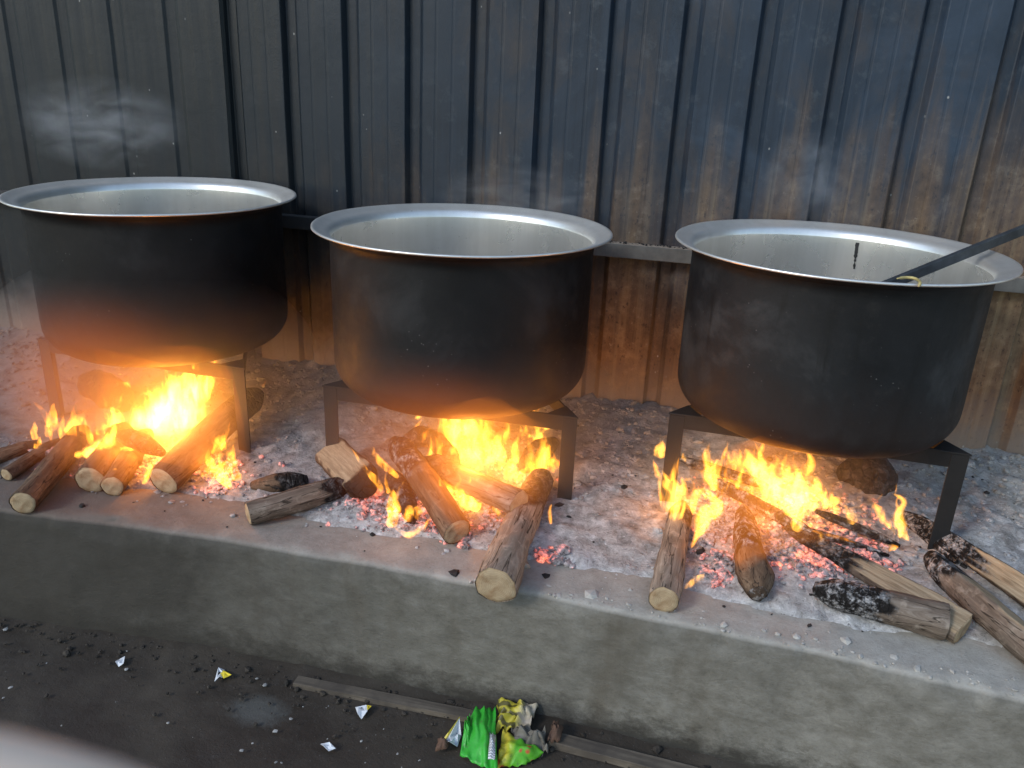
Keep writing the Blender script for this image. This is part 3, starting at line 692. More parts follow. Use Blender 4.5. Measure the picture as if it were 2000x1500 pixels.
# ------------------------------------------------------------------ fires
FL_GLOW = mat_bloom_glow('painted_bloom', 1.35, (1.0, 0.2, 0.012)); FL_BLOOM = mat_flame('painted_veil', 1.1, (1.0, 0.25, 0.015), False); FL_HOT = mat_flame('flame_hot', 88, (1.0, 0.43, 0.045)); FL_MID = mat_flame('flame_mid', 85, (1.0, 0.36, 0.028)); FL_LOW = mat_flame('flame_thin', 50, (1.0, 0.31, 0.022))  # first two only imitate bloom and fire-lit smoke by emission
def flame(root, spine, widths, mat, h0=0.06, ratio=0.85, y=None, seed=0.0, dy=0.0):
    b = on_ash(*spine[0], h0); Y = min(b.y+dy, WALL_Y-0.1) if y is None else y
    P = [on_y(px, py, Y) for px, py in spine]; mp = m_per_px(P[0])
    n = 22; C = catmull([(p.x, p.z) for p in P], n); W = catmull([(q*0.5*mp,) for q in widths], n)[:, 0]
    K = 16; V, F = [], []
    for i in range(n):
        u = i/(n-1); d = C[min(i+1, n-1)]-C[max(i-1, 0)]; d = d/(np.linalg.norm(d)+1e-9); nx, nzv = d[1], -d[0]
        wv = max(0.0004, W[i]*(1+0.35*nz(u*5, seed, 1.3)))
        if i == n-1: wv = 0.0003
        if i == 0: wv *= 0.6
        sh = 0.35*W.max()*nz(u*3.5, seed, 7.7)*u
        for k in range(K):
            a = 2*math.pi*k/K
            e = wv*(1+0.3*nz(u*7+seed, math.cos(a)*1.3, math.sin(a)*1.3))
            V.append((C[i][0]+nx*(e*math.cos(a)+sh), Y+e*ratio*math.copysign((1-abs(math.cos(a)))**1.25, math.sin(a))+0.25*W.max()*nz(u*3, seed, 3), C[i][1]+nzv*(e*math.cos(a)+sh)))
    for i in range(n-1):
        for k in range(K): F.append((i*K+k, i*K+(k+1) % K, (i+1)*K+(k+1) % K, (i+1)*K+k))
    F.append(tuple(range(K))[::-1]); F.append(tuple((n-1)*K+k for k in range(K)))
    o = mesh_obj('flame', V, F, mat, root)
    o.matrix_parent_inverse = Matrix.Translation(root.location).inverted()
    return o
def fire(label, cx, zoom, org, flames, lights, embers, bloom, fat, sheets, push, near=(), glow=None):
    base = Vector((cx[0], cx[1], PLAT)); root = empty('fire', base); tag(root, label, 'fire', 'wood fires under the pots')
    conv = lambda p: (p[0]/zoom+org[0], p[1]/zoom+org[1])
    for i, fl in enumerate(flames):
        sp, ws, mt = fl[0], fl[1], fl[2]; sp = [conv(p) for p in sp]; ws = [q/zoom*fat for q in ws]; sd = cx[0]*10+i*1.7
        if len(sp) == 2: sp = [sp[0], ((sp[0][0]+sp[1][0])/2, (sp[0][1]+sp[1][1])/2), sp[1]]; ws = [ws[0], ws[0]*1.1, ws[-1]]
        pd = push[1] if i in push[0] else 0.0
        flame(root, sp, ws, mt, seed=sd, dy=pd)
        if max(ws) > 26:                             # licks that fork off the main tongue
            for q in range(3):
                k = rng.integers(0, len(sp)-1); a, b = np.array(sp[k]), np.array(sp[k+1]); s0 = a+(b-a)*rng.uniform(0.1, 0.9); wv = ws[k]
                side = rng.choice([-1, 1]); p0 = s0+np.array([side*wv*0.25, 0]); ln = rng.uniform(0.7, 1.5)*max(wv, 18)
                p1 = p0+np.array([side*wv*0.18, -ln*0.5]); p2 = p1+np.array([rng.uniform(-.25, .3)*ln, -ln*0.5])
                fb = on_ash(*sp[0], 0.06)
                flame(root, [tuple(p0), tuple(p1), tuple(p2)], [wv*0.35, wv*0.3, 1.5], FL_MID, y=min(fb.y+pd, WALL_Y-0.1)+rng.uniform(-0.03, 0.03), seed=sd+q*3.3)
    if bloom:
        flame(root, [conv(p) for p in bloom[0]], [q/zoom for q in bloom[1]], FL_BLOOM, seed=cx[0], ratio=1.0)  # wide emissive veil painting the fire's bloom, meshed like a flame
    for (x0, y0, x1, y1, num, hmin, hmax, peak), far in [(q, push[1]) for q in sheets] + [(q, 0.03) for q in near]:       # low sheet of soft tongues along the wood
        for q in range(int(num*1.5)):
            u = (q+rng.uniform(0.1, 0.9))/(num*1.5); bx, by = x0+(x1-x0)*u, y0+(y1-y0)*u+rng.uniform(-14, 14)
            hh = (hmin+(hmax-hmin)*math.exp(-((u-peak)/0.22)**2))*rng.uniform(0.7, 1.5); wv = rng.uniform(13, 30); ln = rng.uniform(-0.25, 0.3)*hh
            flame(root, [(bx, by), (bx+ln*0.2+rng.uniform(-8, 8), by-hh*0.35), (bx+ln*0.7+rng.uniform(-10, 10), by-hh*0.7), (bx+ln, by-hh)], [wv*0.7, wv, wv*0.55, 1.5], FL_LOW if q % 3 else FL_MID, seed=cx[0]*5+q*2.9+x0, dy=far)
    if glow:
        o = blob('bloom_glow', Vector(glow[0])-base, glow[1], FL_GLOW, None, None, None); o.parent = root; o['kind'] = 'stuff'  # added glowing ellipsoid standing in for smoke lit by the fire
    for (px, py, h, e) in lights:
        p = on_ash(px, py, h); ld = bpy.data.lights.new('flame_light', 'POINT'); ld.energy = e; ld.color = (1.0, 0.33, 0.055); ld.shadow_soft_size = 0.045
        lo = bpy.data.objects.new('flame_light', ld); COL.objects.link(lo); lo.parent = root; lo.location = p-base
    pts, sz = [], []
    for (px, py, rx, ry, num) in embers:
        for _ in range(int(num*2.6)):
            q = on_ash(px+rng.normal()*rx*0.8, py+rng.normal()*ry*0.85, 0.02); h = ash_h(q.x, q.y)
            if h < 0: continue
            pts.append((q.x-base.x, q.y-base.y, max(0, h)+rng.uniform(-0.004, 0.006))); sz.append(rng.gamma(1.8, 0.0024)+0.002)
    e = lumps('ember_bed', pts, sz, EMB, root, 0.7); e['kind'] = 'stuff'
    return root
def blob(name, c, rad, mat, label, cat, kind='stuff'):
    V, F = [], []; n, m = 28, 16
    for j in range(m+1):
        p = math.pi*j/m
        for k in range(n):
            a = 2*math.pi*k/n; d = Vector((math.sin(p)*math.cos(a), math.sin(p)*math.sin(a), math.cos(p))); V.append(d)
    for j in range(m):
        for k in range(n): F.append((j*n+k, (j+1)*n+k, (j+1)*n+(k+1) % n, j*n+(k+1) % n))
    o = mesh_obj(name, V, F, mat); o.location = c; o.scale = rad; tag(o, label, cat, kind=kind); return o
EMB = mat_ember(); H, Md, Lo = FL_HOT, FL_MID, FL_LOW
F1 = [([(880,650),(930,520),(1000,400),(1060,300),(1050,215)], [150,230,210,120,8], H),
      ([(1010,630),(1060,480),(1100,360),(1140,290),(1165,225)], [120,170,110,60,6], H),
      ([(760,610),(850,520),(930,420),(960,310),(955,260)], [130,160,110,50,4], H),
      ([(590,640),(640,560),(650,490),(622,435)], [50,90,70,5], H),
      ([(690,590),(770,530),(860,500),(940,470)], [60,110,130,60], H),
      ([(480,710),(560,660),(620,600),(665,510)], [60,70,60,8], H),
      ([(420,715),(500,690),(595,665)], [30,55,14], H),
      ([(290,630),(275,540),(235,460),(180,405)], [20,42,30,4], Lo),
      ([(250,660),(330,610),(400,560),(445,500),(440,462)], [20,50,60,50,5], Md),
      ([(400,560),(370,500),(305,470)], [30,45,5], Lo), ([(540,560),(535,510),(545,470)], [12,16,3], Lo),
      ([(650,690),(700,680),(748,684)], [20,36,8], H), ([(800,870),(840,780),(885,715)], [34,36,8], Md),
      ([(1310,915),(1250,850),(1230,780),(1290,730)], [16,60,45,5], Md), ([(1185,700),(1230,640),(1250,580)], [40,70,6], Md),
      ([(1160,745),(1250,710),(1350,690)], [30,40,5], Lo), ([(1140,780),(1190,830),(1240,850)], [20,26,10], Lo),
      ([(650,355),(700,340),(720,305)], [50,70,20], Md), ([(850,372),(800,360),(760,295)], [22,20,3], Md),
      ([(1370,445),(1385,410),(1378,340)], [14,22,3], Lo), ([(1465,325),(1490,290)], [12,3], Lo), ([(1170,450),(1230,435),(1278,400)], [20,34,8], Md),
      ([(940,690),(930,640),(960,580)], [50,60,20], Md), ([(195,670),(220,640),(225,605)], [26,30,4], Md), ([(640,800),(648,785)], [22,6], Md)]
fire('blazing wood fire under the left pot, the brightest and yellowest', (POTS[0][0], POTS[0][1]-0.1), 2.857, (0, 640), F1,
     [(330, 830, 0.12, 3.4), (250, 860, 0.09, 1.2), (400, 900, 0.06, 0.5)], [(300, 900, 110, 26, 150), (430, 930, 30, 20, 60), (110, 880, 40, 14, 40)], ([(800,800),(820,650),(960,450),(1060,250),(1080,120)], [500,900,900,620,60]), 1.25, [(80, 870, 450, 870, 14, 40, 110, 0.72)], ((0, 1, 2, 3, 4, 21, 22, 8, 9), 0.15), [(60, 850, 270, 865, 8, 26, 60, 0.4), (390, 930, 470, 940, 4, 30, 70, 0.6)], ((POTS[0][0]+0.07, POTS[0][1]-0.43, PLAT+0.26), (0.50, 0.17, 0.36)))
F2 = [([(845,450),(830,380),(790,300)], [110,110,30], H), ([(865,440),(900,370),(925,300)], [90,70,26], H),
      ([(930,625),(880,540),(850,480),(895,400),(880,310)], [170,170,120,90,40], Md), ([(940,625),(1010,585),(1070,530),(1040,440)], [100,110,80,6], H),
      ([(740,600),(800,530),(850,480)], [60,90,50], Md), ([(600,560),(690,585),(800,585)], [10,26,30], Md), ([(1110,700),(1140,630),(1150,575)], [50,56,4], H),
      ([(1215,740),(1290,620),(1330,540),(1355,480)], [24,52,54,16], Md), ([(1225,470),(1280,450),(1325,390)], [70,66,8], H),
      ([(1390,435),(1330,375),(1270,335),(1215,325)], [24,66,60,24], H), ([(550,372),(612,345),(640,298)], [12,32,5], H),
      ([(445,775),(390,690),(320,610),(235,490)], [22,36,26,4], Md), ([(510,665),(425,595),(380,540),(368,490)], [22,42,26,4], Md),
      ([(465,940),(478,830),(478,725)], [46,66,8], Md), ([(480,930),(560,985),(640,950),(690,880)], [18,30,32,6], Md),
      ([(745,730),(830,760),(900,800),(970,840)], [50,90,80,50], H), ([(640,635),(700,690),(760,745)], [10,24,26], H),
      ([(900,770),(912,720),(908,650)], [18,22,4], H), ([(990,640),(1060,670),(1140,695)], [40,46,14], H), ([(1110,905),(1060,855),(1030,830)], [16,26,8], Md),
      ([(1000,570),(1020,500),(1035,445)], [60,56,8], H), ([(1360,925),(1352,860),(1362,810)], [18,26,3], Md), ([(710,472),(760,482),(795,470)], [20,28,10], H),
      ([(1180,700),(1210,640),(1200,570)], [40,40,4], Lo), ([(640,470),(660,420),(690,380)], [16,26,4], Lo), ([(1120,470),(1160,490),(1200,500)], [10,16,6], Lo)]
fire('crackling wood fire under the middle pot with orange tongues', (POTS[1][0], POTS[1][1]-0.1), 2.857, (600, 700), F2,
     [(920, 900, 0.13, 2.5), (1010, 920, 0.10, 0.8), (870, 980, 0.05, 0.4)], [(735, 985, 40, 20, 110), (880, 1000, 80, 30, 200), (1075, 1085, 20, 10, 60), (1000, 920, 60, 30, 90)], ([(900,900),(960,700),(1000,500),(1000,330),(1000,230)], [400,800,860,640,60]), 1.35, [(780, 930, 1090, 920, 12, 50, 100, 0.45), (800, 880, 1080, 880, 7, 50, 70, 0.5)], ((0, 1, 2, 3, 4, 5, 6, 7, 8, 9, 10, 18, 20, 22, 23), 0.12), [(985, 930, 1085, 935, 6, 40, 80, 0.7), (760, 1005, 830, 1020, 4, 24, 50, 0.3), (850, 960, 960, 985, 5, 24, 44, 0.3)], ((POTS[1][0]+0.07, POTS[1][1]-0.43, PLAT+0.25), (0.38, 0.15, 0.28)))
F3 = [([(290,655),(305,560),(262,470),(225,395)], [28,115,80,6], H), ([(375,775),(410,700),(460,610),(495,570),(440,480)], [16,46,100,80,6], Md),
      ([(225,335),(225,290),(238,248)], [46,52,8], H), ([(352,352),(340,330),(333,312)], [24,28,5], H), ([(492,492),(475,430),(512,345)], [26,86,26], H),
      ([(400,430),(418,350),(442,292)], [16,22,3], Lo), ([(850,545),(760,460),(690,370),(635,290)], [110,110,90,18], H), ([(895,695),(890,610),(868,520)], [30,80,100], H),
      ([(980,595),(920,500),(888,405)], [40,125,50], H), ([(1040,580),(1000,500),(965,415)], [34,66,8], H), ([(785,590),(770,520),(780,470)], [34,46,20], Md),
      ([(1440,742),(1392,690),(1390,610),(1408,550),(1355,512)], [16,62,40,28,4], H), ([(1352,685),(1300,610),(1278,565),(1308,508)], [16,50,30,4], Md),
      ([(1075,612),(1090,590),(1088,565)], [26,30,5], Md), ([(1165,655),(1150,615),(1115,562)], [40,52,6], H), ([(1020,745),(1000,700)], [22,5], H),
      ([(945,665),(975,660)], [24,12], H), ([(340,972),(400,930),(438,902)], [16,44,8], H), ([(560,430),(590,350),(570,300)], [60,70,6], Lo), ([(830,420),(820,370),(835,340)], [36,36,4], Lo),
      ([(1310,780),(1350,775),(1390,768)], [20,34,8], Md), ([(345,440),(380,437)], [18,6], H), ([(1010,610),(1050,630)], [26,10], H), ([(960,690),(1080,720),(1180,750)], [10,22,6], Lo)]
fire('low wood fire under the right pot with wide red ember bed', (POTS[2][0], POTS[2][1]-0.1), 2.5, (1200, 760), F3,
     [(1540, 940, 0.10, 1.5), (1320, 960, 0.09, 0.5), (1500, 1000, 0.05, 0.4)], [(1560, 1040, 90, 45, 420), (1420, 1010, 50, 50, 160), (1650, 1080, 60, 30, 160), (1400, 1110, 20, 20, 30)], ([(600,800),(640,640),(680,480),(680,330),(680,250)], [500,800,760,420,60]), 1.25, [(1320, 970, 1640, 985, 11, 30, 85, 0.6), (1400, 930, 1560, 950, 5, 30, 60, 0.6)], ((6, 8, 9, 18, 19), 0.05), [(1290, 1000, 1400, 1010, 4, 50, 80, 0.2)])

# smoke lit by the fires, hanging under and before the pots; steam above the rims
blob('smoke', (POTS[0][0]+0.03, POTS[0][1]-0.16, PLAT+0.27), (0.52, 0.40, 0.33), mat_smoke('smoke_left', 0.85, aniso=0.75), 'thin smoke glowing orange over the left fire', 'smoke')
blob('smoke', (POTS[1][0]+0.04, POTS[1][1]-0.14, PLAT+0.25), (0.45, 0.36, 0.29), mat_smoke('smoke_middle', 0.65, aniso=0.75), 'thin smoke glowing orange over the middle fire', 'smoke')
blob('smoke', (POTS[2][0]-0.1, POTS[2][1]-0.12, PLAT+0.2), (0.40, 0.32, 0.22), mat_smoke('smoke_right', 0.4, aniso=0.75), 'thin smoke glowing over the right fire', 'smoke')
def steam(px, py, y, rad, dens, label, seed, sc_=2.2):
    p = on_y(px, py, y); blob('steam', p, rad, mat_steam('steam_%d' % int(seed*10), dens, sc_, seed), label, 'steam')
steam(190, 240, POTS[0][1]+0.05, (0.30, 0.16, 0.14), 5.0, 'wisp of steam drifting above the left pot', 1.3)
steam(1575, 345, POTS[2][1]+0.05, (0.12, 0.10, 0.13), 5.0, 'small puff of steam above the right pot', 4.1)
steam(1010, 385, POTS[1][1]+0.22, (0.26, 0.12, 0.10), 3.0, 'faint steam over the back rim of the middle pot', 7.7)

# ------------------------------------------------------------------ ladle and food
def tube_between(P, w_, t_, name, mat, parent=None):
    V, F = [], []
    for i, p in enumerate(P):
        d = (P[min(i+1, len(P)-1)]-P[max(i-1, 0)]).normalized(); s = d.cross(Vector((0, 0, 1))).normalized(); u = s.cross(d)
        for a, b in ((-1, -1), (1, -1), (1, 1), (-1, 1)): V.append(p+s*a*w_/2+u*b*t_/2)
    for i in range(len(P)-1):
        for k in range(4): F.append((i*4+k, i*4+(k+1) % 4, i*4+4+(k+1) % 4, i*4+4+k))
    F.append((3, 2, 1, 0)); e = len(V)-4; F.append((e, e+1, e+2, e+3))
    o = mesh_obj(name, V, F, mat, parent, smooth=False); bevel(o, 0.0015); return o
def build_ladle():
    c = Vector((*POTS[2], RIM_Z))
    A = on_z(1905, 487, RIM_Z-PLAT+0.012)               # where the bar rests on the back right of the rim
    d = ray(1772, 541); t = (A.y-0.13-CAM.y)/d.y; B = CAM+d*t
    dr = (B-A).normalized()
    t_end = 0.0
    P = B.copy()
    while P.z > RIM_Z-POT_H+0.03 and (Vector((P.x, P.y, 0))-Vector((c.x, c.y, 0))).length < RB-0.105: P = P+dr*0.005
    T = A-dr*0.42
    root = empty('ladle', P); tag(root, 'dark steel ladle with flat bar handle leaning in the right pot', 'ladle')
    inv = Matrix.Translation(P).inverted(); st = NT('dark_ladle_steel'); cc = st.coord(); f = st.noise(cc, 30, 5)
    mt = st.set(col=st.ramp(f, [(0.3, (0.035, 0.04, 0.046)), (0.7, (0.075, 0.082, 0.09))]), metal=0.3, rough=0.5)
    pts = [P.lerp(T, k/8) for k in range(9)]
    o = tube_between(pts, 0.013, 0.024, 'handle', mt, root); o.matrix_parent_inverse = inv
    V, F = [], []; n = 28
    for j in range(7):
        a = j/6*math.pi/2
        for k in range(n): q = 2*math.pi*k/n; V.append((P.x+0.06*math.sin(a)*math.cos(q), P.y+0.06*math.sin(a)*math.sin(q), P.z+0.035*(1-math.cos(a))-0.02))
    for j in range(6):
        for k in range(n): F.append((j*n+k, j*n+(k+1) % n, j*n+n+(k+1) % n, j*n+n+k))
    o = mesh_obj('bowl', V, F, mt, root); o.matrix_parent_inverse = inv; o.modifiers.new('s', 'SOLIDIFY').thickness = 0.003
    return A, B
build_ladle()
def build_noodle():
    # curl of food hooked over the front rim of the right pot
    P = []
    for k, (px, py) in enumerate([(1715, 538), (1735, 541), (1755, 544), (1775, 543), (1790, 547), (1797, 553), (1793, 560)]):
        P.append(on_y(px, py, 0))
    c = Vector((*POTS[2], 0)); Q = []
    for px, py in [(1752, 544), (1768, 542), (1783, 543), (1793, 547), (1797, 553), (1794, 560)]:
        d = ray(px, py); t0 = (RIM_Z+0.004-CAM.z)/d.z; p = CAM+d*t0; v = Vector((p.x-c.x, p.y-c.y, 0)); r = v.length
        if r > RR+0.004: v = v.normalized()*(RR+0.004); dd = Vector((c.x+v.x, c.y+v.y, 0)); t1 = ((dd-CAM).to_2d().length)/Vector((d.x, d.y)).length; p = CAM+d*t1
        Q.append(p)
    C = catmull([tuple(q) for q in Q], 24); V, F = [], []; K = 8
    for i, p in enumerate(C):
        d = Vector(C[min(i+1, 23)]-C[max(i-1, 0)]).normalized(); s = d.cross(Vector((0, 0.3, 1))).normalized(); u = s.cross(d); r = 0.0032*(1 if 1 < i < 22 else 0.5)
        for k in range(K): a = 2*math.pi*k/K; V.append(Vector(p)+s*r*math.cos(a)+u*r*math.sin(a))
    for i in range(23):
        for k in range(K): F.append((i*K+k, i*K+(k+1) % K, (i+1)*K+(k+1) % K, (i+1)*K+k))
    F.append(tuple(range(K))[::-1]); F.append(tuple(23*K+k for k in range(K)))
    tag(mesh_obj('food_strand', V, F, plain('yellow_food', (0.5, 0.4, 0.16), 0.45)), 'small curl of yellow food hooked on the right pot rim', 'food')
build_noodle()

# ------------------------------------------------------------------ battens and litter on the ground
BAT = NT('old_batten_wood'); _c = BAT.coord((3, 60, 60)); _f = BAT.noise(_c, 1.0, 5, 0.65); _g = BAT.noise(BAT.coord(), 14, 5)
BATM = BAT.set(col=BAT.mix(BAT.ramp(_g, [(0.4, 0.0), (0.65, 0.7)]), BAT.ramp(_f, [(0.3, (0.07, 0.055, 0.04)), (0.7, (0.19, 0.155, 0.115))]), (0.05, 0.04, 0.032)), rough=0.9, nrm=BAT.bump(_f, 0.5, 0.003))
def batten(label, a, b, wdt, thk):
    A = on_ground(*a, 0.02); B = on_ground(*b, 0.02); d = B-A; L = d.length; root = mesh = None
    V, F = [], []; n = 24
    prof = [(-1, 0), (-1, 1), (-0.92, 1.06), (0.92, 1.06), (1, 1), (1, 0)]
    for i in range(n+1):
        x = L*i/n
        for (p, q) in prof: V.append((x+0.004*nz(p*3, q*3, i if i in (0, n) else 0)*(1 if i in (0, n) else 0), p*wdt/2+0.002*nz(x, p, q, 6)+0.003*math.sin(x*4), q*thk+0.0015*nz(x, p*2, q, 18)+0.003))
    m = len(prof)
    for i in range(n):
        for k in range(m): F.append((i*m+k, (i+1)*m+k, (i+1)*m+(k+1) % m, i*m+(k+1) % m))
    F.append(tuple(range(m))); F.append(tuple(n*m+k for k in range(m))[::-1])
    o = mesh_obj('wooden_batten', V, F, BATM, smooth=False); o.location = (A.x, A.y, 0.002); o.rotation_euler = (0, 0, math.atan2(d.y, d.x))
    tag(o, label, 'batten', 'battens lying along the hearth foot')
batten('weathered batten on the dark ground, left of the green wrapper', (578, 1326), (960, 1404), 0.030, 0.013)
batten('weathered batten on the dark ground, right of the green wrapper', (1075, 1440), (1420, 1530), 0.036, 0.018)
WHITE = plain('white_plastic_film', (0.72, 0.74, 0.76), 0.4, namp=0.06, bump=0.1); YEL = plain('yellow_print', (0.75, 0.6, 0.05), 0.4, namp=0.1)
def scrap(label, px, pts, yellow=None, lift=0.01):
    c = on_ground(*px, 0.006); mp = m_per_px(c); root = empty('paper_scrap', (c.x, c.y, 0.0)); tag(root, label, 'paper scrap', 'torn packet corners on the ground')
    def sheet(poly, name, mat, dz):
        V = []
        P = [on_ground(px[0]+q[0], px[1]+q[1], 0.008) for q in poly]; cen = sum(P, Vector())/len(P)
        ring2 = [cen.lerp(p, 0.5) for p in P]
        for i, p in enumerate(P): V.append((p.x-c.x, p.y-c.y, 0.008+dz+lift*(0.5+0.5*math.sin(i*2.2+px[0]))))
        for i, p in enumerate(ring2): V.append((p.x-c.x, p.y-c.y, 0.010+dz+lift*0.5*(0.5+0.5*math.sin(i*3.1+px[1]))))
        V.append((cen.x-c.x, cen.y-c.y, 0.010+dz+lift*0.4)); n = len(P); F = []
        for i in range(n): F.append((i, (i+1) % n, n+(i+1) % n, n+i)); F.append((n+i, n+(i+1) % n, 2*n))
        o = mesh_obj(name, V, F, mat, root, smooth=False); m = o.modifiers.new('s', 'SOLIDIFY'); m.thickness = 0.0008
    sheet(pts, 'film', WHITE, 0)
    if yellow: sheet(yellow, 'printed_corner', YEL, 0.0025)
scrap('small pale blue white scrap, the furthest left on the ground', (235, 1295), [(-9, 2), (-2, -7), (10, -8), (7, 5), (-3, 8)])
scrap('white and yellow torn scrap near the foot of the hearth, second from left', (433, 1322), [(-14, 11), (-6, -12), (6, -12), (2, 4), (-4, 6)], [(4, -10), (20, 4), (4, 6), (-2, -2)])
scrap('white scrap with yellow corner below the left batten', (708, 1390), [(-14, -8), (8, -9), (10, 4), (-2, 15), (-10, 8)], [(8, -9), (18, -5), (10, 4)])
scrap('flat white scrap lowest on the ground, nearest the camera', (640, 1460), [(-14, -6), (4, -4), (16, 4), (2, 9), (-8, 4)])
scrap('upright white scrap beside the green wrapper', (885, 1447), [(-16, 4), (12, -26), (16, -4), (8, 16), (-8, 22)], [(-16, 4), (12, -26), (9, -27), (-18, 0)], lift=0.03)
def film_mat(name, base, extra=None):
    t = NT(name); c = t.coord(); f = t.noise(c, 25, 4); col = t.mix(t.ramp(f, [(0.4, 0.0), (0.7, 0.35)]), base, tuple(min(1, v*1.6) for v in base))
    if extra: col = extra(t, c, col)
    d = t.noise(c, 60, 5, 0.7); col = t.mix(t.ramp(d, [(0.55, 0.0), (0.7, 0.6)]), col, (0.09, 0.075, 0.055))
    return t.set(col=col, rough=0.42, spec=0.45, nrm=t.bump(f, 0.5, 0.006))
def crumple(name, label, cat, quad, mat, hts, nu=26, nv=20, amp=0.012, group=None, parent=None):
    P = [on_ground(*q, 0.01) for q in quad]; c = sum(P, Vector())/4; V = []
    for j in range(nv):
        for i in range(nu):
            u, v = i/(nu-1), j/(nv-1); p = P[0].lerp(P[1], u).lerp(P[3].lerp(P[2], u), v)
            h = hts[0]*(1-u)*(1-v)+hts[1]*u*(1-v)+hts[2]*u*v+hts[3]*(1-u)*v + 0.02*math.sin(math.pi*u)*math.sin(math.pi*v)
            fold = amp*(abs(nz(u*3.2, v*3.2, hash(name) % 7+sum(hts)*9))*2 + 0.6*nz(u*7, v*2.5, 4))
            V.append((p.x-c.x+0.5*amp*nz(u*4, v*4, 1), p.y-c.y+0.5*amp*nz(u*4, v*4, 8), max(0.004, 0.008+h+fold)))
    o = mesh_obj(name, V, grid_faces(nu, nv), mat, parent, smooth=True); o.location = (c.x, c.y, 0); o.modifiers.new('s', 'SOLIDIFY').thickness = 0.0006
    if label: tag(o, label, cat, group)
    return o
GREEN = film_mat('green_film', (0.035, 0.36, 0.03))
def build_wrappers():
    root = empty('green_wrapper', on_ground(945, 1455)); tag(root, 'crumpled bright green plastic wrapper by the battens', 'wrapper')
    inv = Matrix.Translation(root.location).inverted()
    o = crumple('film', None, None, [(898, 1478), (972, 1520), (966, 1408), (925, 1408)], GREEN, (0.0, 0.008, 0.035, 0.035), amp=0.010); o.parent = root; o.matrix_parent_inverse = inv
    o = crumple('film', None, None, [(898, 1478), (924, 1462), (916, 1424), (908, 1430)], GREEN, (0.0, 0.01, 0.04, 0.03), amp=0.008); o.parent = root; o.matrix_parent_inverse = inv
    t = NT('barcode_print'); wv = t.n('ShaderNodeTexWave'); wv.inputs['Scale'].default_value = 60; wv.inputs['Distortion'].default_value = 1.5; t.l(t.coord(), wv.inputs[0]); wv.bands_direction = 'Y'
    bm_ = t.set(col=t.ramp(wv.outputs[1], [(0.45, (0.25, 0.26, 0.28)), (0.55, (0.72, 0.72, 0.74))]), rough=0.35)
    o = crumple('barcode_label', None, None, [(952, 1506), (966, 1508), (968, 1457), (955, 1457)], bm_, (0.034, 0.034, 0.034, 0.034), amp=0.006, nu=10, nv=14); o.parent = root; o.matrix_parent_inverse = inv
    def stripes(t, c, col):
        s = t.sep(c); wv = t.math('SINE', t.math('ADD', t.math('MULTIPLY', s[1], 260), t.math('MULTIPLY', t.noise(c, 18, 3), 7)))
        col = t.mix(t.ramp(wv, [(0.3, 0.0), (0.5, 0.9)]), col, (0.07, 0.06, 0.02))
        return t.mix(t.ramp(t.math('MULTIPLY', s[0], 8.0), [(0.02, 0.0), (0.15, 0.9)]), col, (0.4, 0.34, 0.27))
    YS = film_mat('yellow_striped_film', (0.5, 0.42, 0.04), stripes)
    crumple('striped_wrapper', 'dirty yellow striped wrapper behind the green wrapper', 'wrapper', [(968, 1438), (1032, 1436), (1052, 1398), (972, 1392)], YS, (0.01, 0.015, 0.03, 0.03), amp=0.02)
    def multi(t, c, col):
        s = t.sep(c); f = t.noise(c, 16, 3)
        k = t.math('ADD', t.math('MULTIPLY', s[0], 9.0), t.math('MULTIPLY', f, 0.5))
        col = t.mix(t.ramp(k, [(-0.0, 1.0), (0.22, 0.0)]), col, (0.62, 0.5, 0.04))
        v = t.voro(c, 26, 'F1'); return t.mix(t.ramp(v, [(0.16, 0.9), (0.22, 0.0)]), col, (0.55, 0.05, 0.03))
    MU = film_mat('printed_sachet_film', (0.1, 0.4, 0.02), multi)
    crumple('printed_sachet', 'green and yellow printed sachet right of the green wrapper', 'sachet', [(968, 1500), (1022, 1498), (1062, 1478), (982, 1446)], MU, (0.0, 0.004, 0.008, 0.03), amp=0.008)
    BR = plain('muddy_paper', (0.17, 0.15, 0.12), 0.85, nscale=40, namp=0.4, bump=0.4)
    crumple('muddy_paper', 'crumpled grey muddy paper between the striped wrapper and the batten', 'paper', [(1000, 1470), (1070, 1478), (1062, 1448), (1000, 1434)], BR, (0.0, 0.0, 0.02, 0.02), amp=0.02)
    BR2 = plain('dry_leaf_brown', (0.12, 0.065, 0.04), 0.8)
    crumple('dry_leaf', 'brown dry leaf left of the upright white scrap', 'leaf', [(850, 1468), (872, 1470), (880, 1450), (856, 1448)], BR2, (0.0, 0.01, 0.0, 0.01), amp=0.006, nu=12, nv=10)
    crumple('rag', 'reddish brown rag wrapped on the right batten end', 'rag', [(1068, 1462), (1092, 1464), (1100, 1436), (1078, 1430)], BR2, (0.02, 0.02, 0.025, 0.025), amp=0.012, nu=12, nv=10)
build_wrappers()
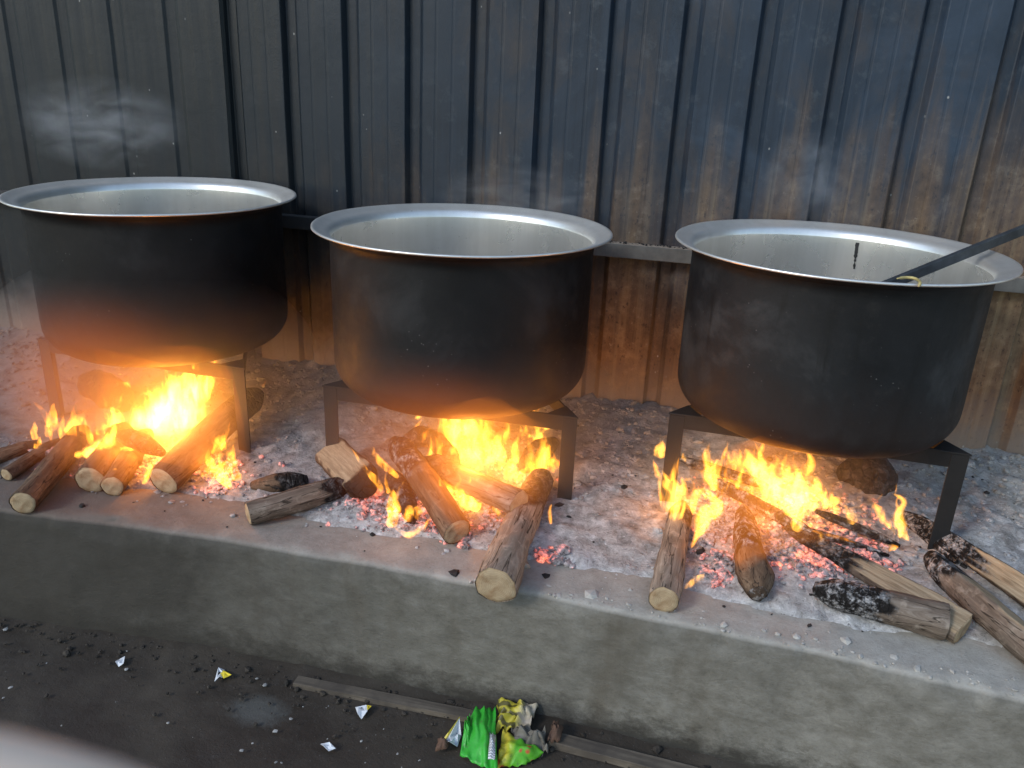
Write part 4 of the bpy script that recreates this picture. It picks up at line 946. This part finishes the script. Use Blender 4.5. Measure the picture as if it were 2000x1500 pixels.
# crumbs of black soil and chips along the hearth foot
SOIL = plain('black_soil', (0.042, 0.034, 0.026), 0.95, nscale=80, namp=0.5, bump=0.5)
pts = []; 
while len(pts) < 800:
    x = rng.uniform(-2.0, 1.2); y = -abs(rng.normal())*0.09 - 0.01
    pts.append((x, y+edge_y(x)-0.01, 0.008+rng.uniform(0, 0.008)*math.exp(y/0.05)))
tag(lumps('soil_crumbs', pts, rng.gamma(1.4, 0.0017, len(pts))+0.001, SOIL, flat=0.75), 'black soil crumbs along the foot of the hearth', 'soil', kind='stuff')
CHIP = plain('pale_chips', (0.32, 0.31, 0.29), 0.7, namp=0.3)
pts = [(rng.uniform(-2.0, 0.6), rng.uniform(-0.75, -0.03), 0.010) for _ in range(170)]
tag(lumps('pale_chips', pts, rng.gamma(1.4, 0.0014, 170)+0.0008, CHIP, flat=0.4), 'tiny pale chips and flakes scattered on the ground', 'chips', kind='stuff')
pts = []
for _ in range(200):
    x = rng.uniform(-0.1, 1.3); pts.append((x, edge_y(x)+0.012+abs(rng.normal())*0.035, PLAT+rng.uniform(-0.001, 0.001)))
tag(lumps('kerb_chips', pts, rng.gamma(1.5, 0.0016, len(pts))+0.0008, plain('cement_chips', (0.42, 0.4, 0.36), 0.9), flat=0.6), 'pale cement chips along the kerb edge', 'chips', kind='stuff')

# ------------------------------------------------------------------ photographer's hand at the lens
def build_hand():
    t = NT('skin'); c = t.coord(); f = t.noise(c, 60, 4); skin = t.set(col=t.ramp(f, [(0.3, (0.82, 0.6, 0.44)), (0.7, (0.86, 0.65, 0.49))]), rough=0.55, sss=0.0, nrm=t.bump(f, 0.1, 0.001))
    def at(px, py, d): v = ray(px, py).normalized(); return CAM+v*d
    tip = at(420, 1730, 0.083)
    b1 = tip + (-RT*0.030 + UP*0.009 - FW*0.003); b2 = b1 + (-RT*0.024 - UP*0.016 - FW*0.020); kn = b2 + (-RT*0.018 - UP*0.026 - FW*0.032)
    palm = kn + (RT*0.010 - UP*0.060 - FW*0.03); wrist = palm + (-RT*0.02 - UP*0.05 - FW*0.035); fore = wrist + (-RT*0.05 - UP*0.16 - FW*0.16)
    V = [palm, kn, b2, b1, tip, wrist, fore]; R = [0.024, 0.0115, 0.0098, 0.0092, 0.0072, 0.023, 0.036]; E = [(0, 1), (1, 2), (2, 3), (3, 4), (0, 5), (5, 6)]
    for k, (ln, dx) in enumerate(((0.9, -0.020), (0.85, -0.040), (0.7, -0.058))):       # curled fingers behind the phone
        q0 = kn + (-UP*0.012*(k+1) - FW*0.006*(k+1)); q1 = q0 + (RT*0.030 - UP*0.014 - FW*0.012)*ln; q2 = q1 + (RT*0.012 - UP*0.018 - FW*0.022)*ln; q3 = q2 + (-RT*0.010 - UP*0.008 - FW*0.02)*ln
        b = len(V); V += [q0, q1, q2, q3]; R += [0.0105, 0.009, 0.0085, 0.007]; E += [(0, b), (b, b+1), (b+1, b+2), (b+2, b+3)]
    b = len(V); th0 = palm + (RT*0.026 + UP*0.004); th1 = th0 + (RT*0.022 + UP*0.002 - FW*0.006); th2 = th1 + (RT*0.022 - UP*0.004 - FW*0.004)
    V += [th0, th1, th2]; R += [0.013, 0.011, 0.0085]; E += [(0, b), (b, b+1), (b+1, b+2)]
    me = bpy.data.meshes.new('hand'); me.from_pydata([tuple(v) for v in V], E, []); o = bpy.data.objects.new('hand', me); COL.objects.link(o); me.materials.append(skin)
    m = o.modifiers.new('skin', 'SKIN'); o.modifiers.new('sub', 'SUBSURF').levels = 2; o.modifiers['sub'].render_levels = 2; m.use_smooth_shade = True
    for i, v in enumerate(me.skin_vertices[0].data): v.radius = (R[i], R[i]); v.use_root = (i == 0)
    tag(o, 'blurred pale fingertip of the photographer at the lower left corner', 'hand')
build_hand()
